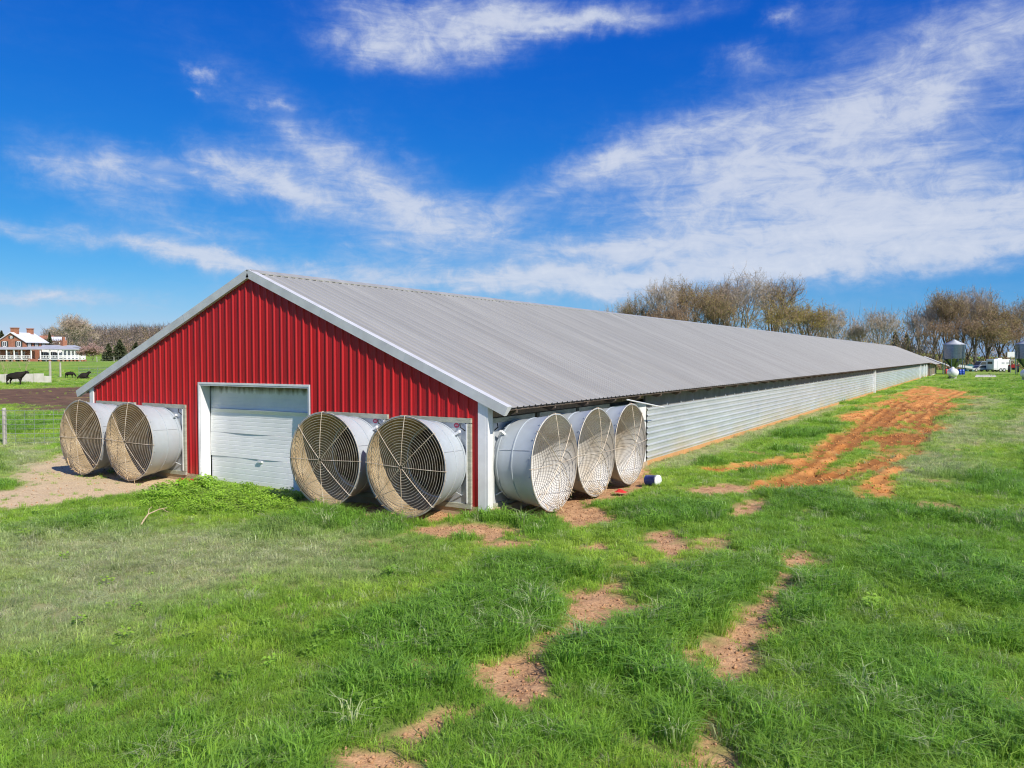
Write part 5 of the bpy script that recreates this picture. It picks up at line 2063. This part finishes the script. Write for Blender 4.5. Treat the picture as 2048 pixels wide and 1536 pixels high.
fence((-32.2, -5.3), (-13.4, 6.35), 4.45, 1.26, 'wire_fence', 'woven wire fence with grey posts left of the barn', 8, .33)
fa, fb = at(-10, 716, 190), at(330, 716, 190)
fence(fa[:2], fb[:2], 4.0, 1.3, 'field_fence', 'far post and wire fence across the field below the evergreens', 3, 4.0, .09, .012)

# ------------------------------------------------------------------ feed bins, tanks, vehicles at the far right


def feed_bin(px, depth, label):
    g = at(px, 713, depth)
    z = gh(g[0], g[1])
    root = empty('feed_bin', (g[0], g[1], z), label=label, cat='silo', group='feed bins at the far end of the barn')
    r_ = 1.72

    def p(nm, mb, m='bin', par=root, sm=True):
        o = bpy.data.objects.new(nm, mb.mesh(nm, M[m], sm))
        return link(o, par, world=False)
    prof_ = []
    for k in range(19):
        z_ = 2.75 + k * (2.55 / 18)
        prof_.append((r_ + (.018 if k % 2 else 0), z_))
    body = p('bin_body', MB().lathe(prof_, 40))
    p('roof_cone', MB().lathe([(r_ + .07, 5.28), (r_ + .05, 5.34), (.35, 6.0), (.34, 6.1), (.001, 6.16)], 40), 'bin_roof', par=root)
    p('hopper', MB().lathe([(.28, 1.0), (.32, 1.05), (r_ - .01, 2.76)], 32), par=root)
    p('boot', MB().lathe([(.2, .55), (.3, 1.02)], 12), par=root)
    for k in range(6):
        a = R(60 * k + 20)
        x_, y_ = (r_ + .05) * math.cos(a), (r_ + .05) * math.sin(a)
        p('leg', MB().box(x_ - .06, x_ + .06, y_ - .06, y_ + .06, -.3, 4.1), sm=False)
    mb = MB()
    a = R(-60)
    bx_, by_ = (r_ + .16) * math.cos(a), (r_ + .16) * math.sin(a)
    tx, ty = -math.sin(a) * .2, math.cos(a) * .2
    for s in (-1, 1):
        mb.tube([(bx_ + s * tx, by_ + s * ty, .6), (bx_ + s * tx, by_ + s * ty, 5.4)], .02, 4)
    for k in range(16):
        z_ = .7 + k * .3
        mb.tube([(bx_ - tx, by_ - ty, z_), (bx_ + tx, by_ + ty, z_)], .015, 4)
    p('ladder', mb, sm=False)


feed_bin(1908, 139, 'shiny galvanised feed bin just past the barn end')
feed_bin(2054, 135, 'dark galvanised feed bin cut by the right picture edge')


def propane(px, depth, ang, label):
    g = at(px, 713, depth)
    z = gh(g[0], g[1])
    root = empty('propane_tank', (g[0], g[1], z), math.atan2(g[1] - CAM[1], g[0] - CAM[0]) + ang, label=label, cat='tank', group='white gas tanks by the feed bins')
    mb = MB()
    r_ = .60
    pr = [(.02, -1.45)] + [(r_ * math.sin(R(a)), -1.0 - .45 * math.cos(R(a))) for a in (20, 40, 60, 80)] + [(r_, -1.0), (r_, 1.0)] + [(r_ * math.sin(R(a)), 1.0 + .45 * math.cos(R(a))) for a in (80, 60, 40, 20)] + [(.02, 1.45)]
    mb.lathe(pr, 28, 'x', (0, 0, .86), close=True)
    o = bpy.data.objects.new('tank_shell', mb.mesh('tank_shell', M['tank'], True))
    link(o, root, world=False)
    for x_ in (-.85, .85):
        o = bpy.data.objects.new('tank_foot', MB().box(x_ - .1, x_ + .1, -.35, .35, -.1, .4).mesh('tank_foot', M['concrete']))
        link(o, root, world=False)
    o = bpy.data.objects.new('valve_dome', MB().lathe([(.2, 1.42), (.2, 1.6), (.12, 1.66), (.01, 1.67)], 16).mesh('valve_dome', M['tank'], True))
    link(o, root, world=False)


propane(1906, 111.5, R(9), 'white gas tank lying in front of the shiny feed bin')
propane(2055, 102, R(12), 'white gas tank cut by the right picture edge')


def local_root(name, px, depth, ang, label, cat, group=None):
    g = at(px, 713, depth)
    return empty(name, (g[0], g[1], gh(g[0], g[1])), math.atan2(CR[1], CR[0]) + ang, label=label, cat=cat, group=group)


def lp(nm, mb, m, par, sm=False):
    o = bpy.data.objects.new(nm, mb.mesh(nm, [M[q] for q in m] if isinstance(m, (list, tuple)) else M[m], sm))
    return link(o, par, world=False)


def wheel(par, x, y, r_, w_=.2):
    o = lp('wheel', MB().lathe([(r_ * .6, -w_ / 2), (r_, -w_ / 2), (r_, w_ / 2), (r_ * .6, w_ / 2)], 18, 'y', (x, y, r_)), 'black', par)
    lp('rim', MB().lathe([(.01, -w_ / 2 - .005), (r_ * .6, -w_ / 2 - .005), (r_ * .6, w_ / 2 + .005), (.01, w_ / 2 + .005)], 18, 'y', (x, y, r_)), 'silver', o)


# travel trailer
rv = local_root('travel_trailer', 1997, 164, R(5), 'white boxy travel trailer parked near the trees', 'trailer')
outline = [(-1.8, .45), (1.75, .45), (1.9, .8), (1.9, 2.1), (1.65, 2.62), (-1.75, 2.62), (-1.85, 2.5), (-1.85, .6)]
lp('body', MB().prism([(x, -1.15, z) for x, z in outline], (0, 2.3, 0)), 'tank', rv)
lp('roof_unit', MB().box(-.4, .5, -.4, .4, 2.62, 2.86), 'paint', rv)
for x_ in (.2, 1.2):
    w_ = lp('window', MB().box(x_ - .32, x_ + .32, -1.19, -1.14, 1.6, 2.05), 'paint', rv)
    lp('pane', MB().box(x_ - .27, x_ + .27, -1.21, -1.185, 1.65, 2.0), 'porch_roof', w_)
lp('door', MB().box(-1.05, -.45, -1.185, -1.145, .6, 2.35), 'paint', rv)
lp('stripe', MB().box(-1.8, 1.8, -1.165, -1.148, .7, .78), 'porch_roof', rv)
lp('rear_window', MB().box(-1.89, -1.845, -.7, .7, 1.6, 2.1), 'glass', rv)
for x_ in (-.35, .45):
    wheel(rv, x_, -1.1, .36)
    wheel(rv, x_, 1.1, .36)
lp('hitch', MB().box(1.85, 2.7, -.06, .06, .4, .52), 'black', rv)


def car(px, depth, ang, paint, label, tall=1.75, length=4.7):
    root = local_root('parked_car', px, depth, ang, label, 'car', 'vehicles parked by the trees')
    L2 = length / 2
    t = tall
    low = [(-L2, .35), (L2, .35), (L2, .75), (L2 - .25, t * .53), (L2 - 1.15, t * .56), (-L2 + .1, t * .58), (-L2, t * .45)]
    lp('body', MB().prism([(x, -.88, z) for x, z in low], (0, 1.76, 0)), paint, root)
    cab = [(L2 - 1.35, t * .56), (L2 - 2.0, t * .97), (-L2 + .55, t), (-L2 + .12, t * .58)]
    c = lp('cabin', MB().prism([(x, -.76, z) for x, z in cab], (0, 1.52, 0)), paint, root)
    win = [(L2 - 1.5, t * .6), (L2 - 2.0, t * .9), (-L2 + .7, t * .93), (-L2 + .4, t * .62)]
    for y_ in (-.775, .76):
        lp('side_window', MB().prism([(x, y_, z) for x, z in win], (0, .015, 0)), 'glass', c)
    lp('windscreen', MB().prism([(L2 - 1.36, -.68, t * .6), (L2 - 1.36, .68, t * .6), (L2 - 1.92, .64, t * .93), (L2 - 1.92, -.64, t * .93)], (.03, 0, .02)), 'glass', c)
    for x_ in (-L2 + .9, L2 - .95):
        for y_ in (-.82, .82):
            wheel(root, x_, y_, .34)
    for y_ in (-.62, .62):
        lp('headlight', MB().box(L2 - .02, L2 + .03, y_ - .16, y_ + .16, .62, .76), 'paint', root)


car(1962, 178, R(195), 'bluepaint', 'grey blue van parked left of the white trailer', 2.15, 5.0)
car(1958, 166, R(188), 'silver', 'low pale car parked in front of the grey blue van', 1.35, 4.4)
car(1983, 186, R(170), 'silver', 'pale vehicle mostly hidden behind the white trailer', 1.9, 4.8)
# tarp-covered pile and flat trailer
tp = local_root('tarp_pile', 1940, 170, 0, 'teal tarp thrown over a pile left of the parked vehicles', 'tarp')
rs = np.random.RandomState(9)
mb = MB()
n_, m_ = 14, 10
hh = np.array([[1.5 * abs(math.sin(math.pi * i / (n_ - 1))) ** .6 * abs(math.sin(math.pi * j / (m_ - 1))) ** .6 * (.8 + .4 * rs.rand()) for j in range(m_)] for i in range(n_)])
mb.add([(-1.2 + 2.4 * i / (n_ - 1), -1 + 2.0 * j / (m_ - 1), hh[i][j]) for i in range(n_) for j in range(m_)],
       [(i * m_ + j, (i + 1) * m_ + j, (i + 1) * m_ + j + 1, i * m_ + j + 1) for i in range(n_ - 1) for j in range(m_ - 1)])
lp('cover', mb, 'teal', tp, True)
ft = local_root('flat_trailer', 1926, 158, R(-18), 'white flat trailer tipped forward behind the shiny feed bin', 'trailer')
Mt = Matrix.Translation((0, 0, 1.0)) @ Matrix.Rotation(R(9), 4, 'Y')
lp('deck', MB().box(-1.5, 1.5, -.8, .8, -.06, .06, 0, Mt), 'tank', ft)
lp('side_board', MB().box(-1.5, 1.5, -.82, -.78, .06, .42, 0, Mt), 'paint', ft)
wheel(ft, -.3, -.85, .34)
wheel(ft, -.3, .85, .34)
lp('drawbar', MB().tube([(1.4, 0, .8), (2.4, 0, .1)], .05, 6), 'black', ft)
# drums
for i, (px, D, m_, lab) in enumerate([(1920, 136, 'blue', 'left one of two blue drums under the shiny feed bin'), (1926, 137, 'blue', 'right one of two blue drums under the shiny feed bin'),
                                      (1893, 142, 'redplastic', 'red drum by the awning post at the barn end')]):
    dr = local_root('drum', px, D, 0, lab, 'drum', 'drums by the feed bin')
    lp('shell', MB().lathe([(.28, .0), (.29, .02), (.29, .3), (.305, .32), (.29, .34), (.29, .6), (.305, .62), (.29, .64), (.29, .88), (.27, .9), (.01, .895)], 20), m_, dr, True)
    lp('bung', MB().lathe([(.04, .895), (.04, .93), (.005, .93)], 8, 'z', (.15, 0, 0)), 'paint', dr)
# white board on a pole
bd_ = local_root('board_on_pole', 2022, 150, R(-10), 'white board on a pole left of the dark feed bin', 'board')
lp('pole', MB().tube([(0, .1, -.2), (0, .1, 3.9)], .06, 8), 'gate', bd_)
lp('board', MB().box(-.62, .62, 0, .05, 3.0, 4.05), 'tank', bd_)
lp('ring', MB().tube([(.22 * math.cos(a), -.28 + .22 * math.sin(a), 3.15) for a in np.linspace(0, 6.283, 13)[:-1]], .015, 5, closed=True), 'redpaint', bd_)
# red tractor
tr_ = local_root('tractor', 2027, 158, R(60), 'red tractor half hidden behind the dark feed bin', 'tractor')
lp('bonnet', MB().prism([(0, -.35, .9), (1.6, -.35, .9), (1.65, -.35, 1.45), (.1, -.35, 1.6)], (0, .7, 0)), 'redpaint', tr_)
lp('chassis', MB().box(-1.2, 1.5, -.22, .22, .5, .92), 'black', tr_)
lp('fender', MB().box(-1.5, -.4, -.85, -.45, 1.35, 1.48), 'redpaint', tr_)
lp('fender', MB().box(-1.5, -.4, .45, .85, 1.35, 1.48), 'redpaint', tr_)
lp('canopy', MB().box(-1.3, .2, -.75, .75, 2.4, 2.5), 'tank', tr_)
for x_ in (-1.2, .1):
    for y_ in (-.68, .68):
        lp('canopy_post', MB().box(x_ - .03, x_ + .03, y_ - .03, y_ + .03, 1.4, 2.4), 'black', tr_)
for y_ in (-.75, .75):
    wheel(tr_, -.9, y_, .72, .4)
    wheel(tr_, 1.2, y_, .42, .25)
lp('exhaust', MB().tube([(.9, 0, 1.4), (.9, 0, 2.3)], .04, 6), 'black', tr_)
# concrete pad
q0 = [G(1950, 752.5), G(1993, 752.5), G(1990, 748.6), G(1952, 748.6)]
MB().prism([(p_[0], p_[1], gh(p_[0], p_[1]) - .1) for p_ in q0], (0, 0, .18)).build('concrete_pad', M['concrete'], kind='structure', label='pale concrete slab lying in the grass before the vehicles')

# ------------------------------------------------------------------ small things by the barn
bk = empty('bucket', (1.42, 4.9, gh(1.42, 4.9) - .015), R(-10), label='blue bucket with white lid lying in the grass', cat='bucket')
bk.scale = (.86, .86, .86)
lp('shell', MB().lathe([(.125, -.20), (.13, -.195), (.152, .15), (.16, .152), (.16, .17), (.155, .175)], 28, 'x', (0, 0, .145)), 'blue', bk, True)
lp('lid', MB().lathe([(.162, .15), (.163, .186), (.15, .19), (.001, .19)], 28, 'x', (0, 0, .145)), 'tank', bk, True)
lp('handle', MB().tube([(.13, .15 * math.cos(a) * 1.08, .145 + .15 * math.sin(a) * 1.08 + .0) for a in np.linspace(.4, 2.7, 9)], .005, 5), 'galv_plain', bk)
q = G(1242, 985)
rs = np.random.RandomState(4)
mb = MB()
n_ = 8
mb.add([((i / (n_ - 1) - .5) * .26, (j / (n_ - 1) - .5) * .18, .02 + .06 * rs.rand() * math.sin(math.pi * i / (n_ - 1)) * math.sin(math.pi * j / (n_ - 1)) * 1.6) for i in range(n_) for j in range(n_)],
       [(i * n_ + j, (i + 1) * n_ + j, (i + 1) * n_ + j + 1, i * n_ + j + 1) for i in range(n_ - 1) for j in range(n_ - 1)])
o = bpy.data.objects.new('plastic_scrap', mb.mesh('plastic_scrap', M['redplastic'], True))
o.location = (q[0], q[1], gh(q[0], q[1]) + .05)
link(o, label='crumpled red plastic scrap in the grass near the side fans', cat='scrap')
q = G(388, 963)
mb = MB().box(-.32, .22, -.05, .05, 0, .05)
mb.v = [(x + .02 * math.sin(20 * z), y, z + .02 * math.sin(9 * x)) for x, y, z in mb.v]
o = bpy.data.objects.new('metal_scrap', mb.mesh('metal_scrap', M['redplastic']))
o.location = (-8.62, -.16, gh(-8.62, -.16) + .01)
link(o, label='strip of red metal on the ground left of the barn door', cat='scrap')
q = G(278, 1053)
z = gh(q[0], q[1])
e1, e2 = CR * 1.0, np.array([CF[0], CF[1], 0])
mb = MB()


def sp_(a, b, c):
    return q + e1 * a + e2 * b + np.array([0, 0, z + c])


mb.tube([sp_(0, 0, .0), sp_(.03, .12, .12), sp_(.05, .25, .2), sp_(.18, .38, .26), sp_(.28, .5, .27)], [.016, .014, .013, .009, .005], 6)
mb.tube([sp_(.05, .25, .2), sp_(.02, .35, .27), sp_(.03, .45, .3)], [.009, .007, .004], 5)
mb.tube([sp_(.18, .38, .26), sp_(.22, .36, .33)], [.007, .003], 5)
mb.tube([sp_(.22, .43, .27), sp_(.30, .42, .22), sp_(.34, .44, .2)], [.006, .005, .003], 5)
mb.build('fallen_branch', M['stick'], label='small forked dry branch sticking out of the grass', cat='branch')
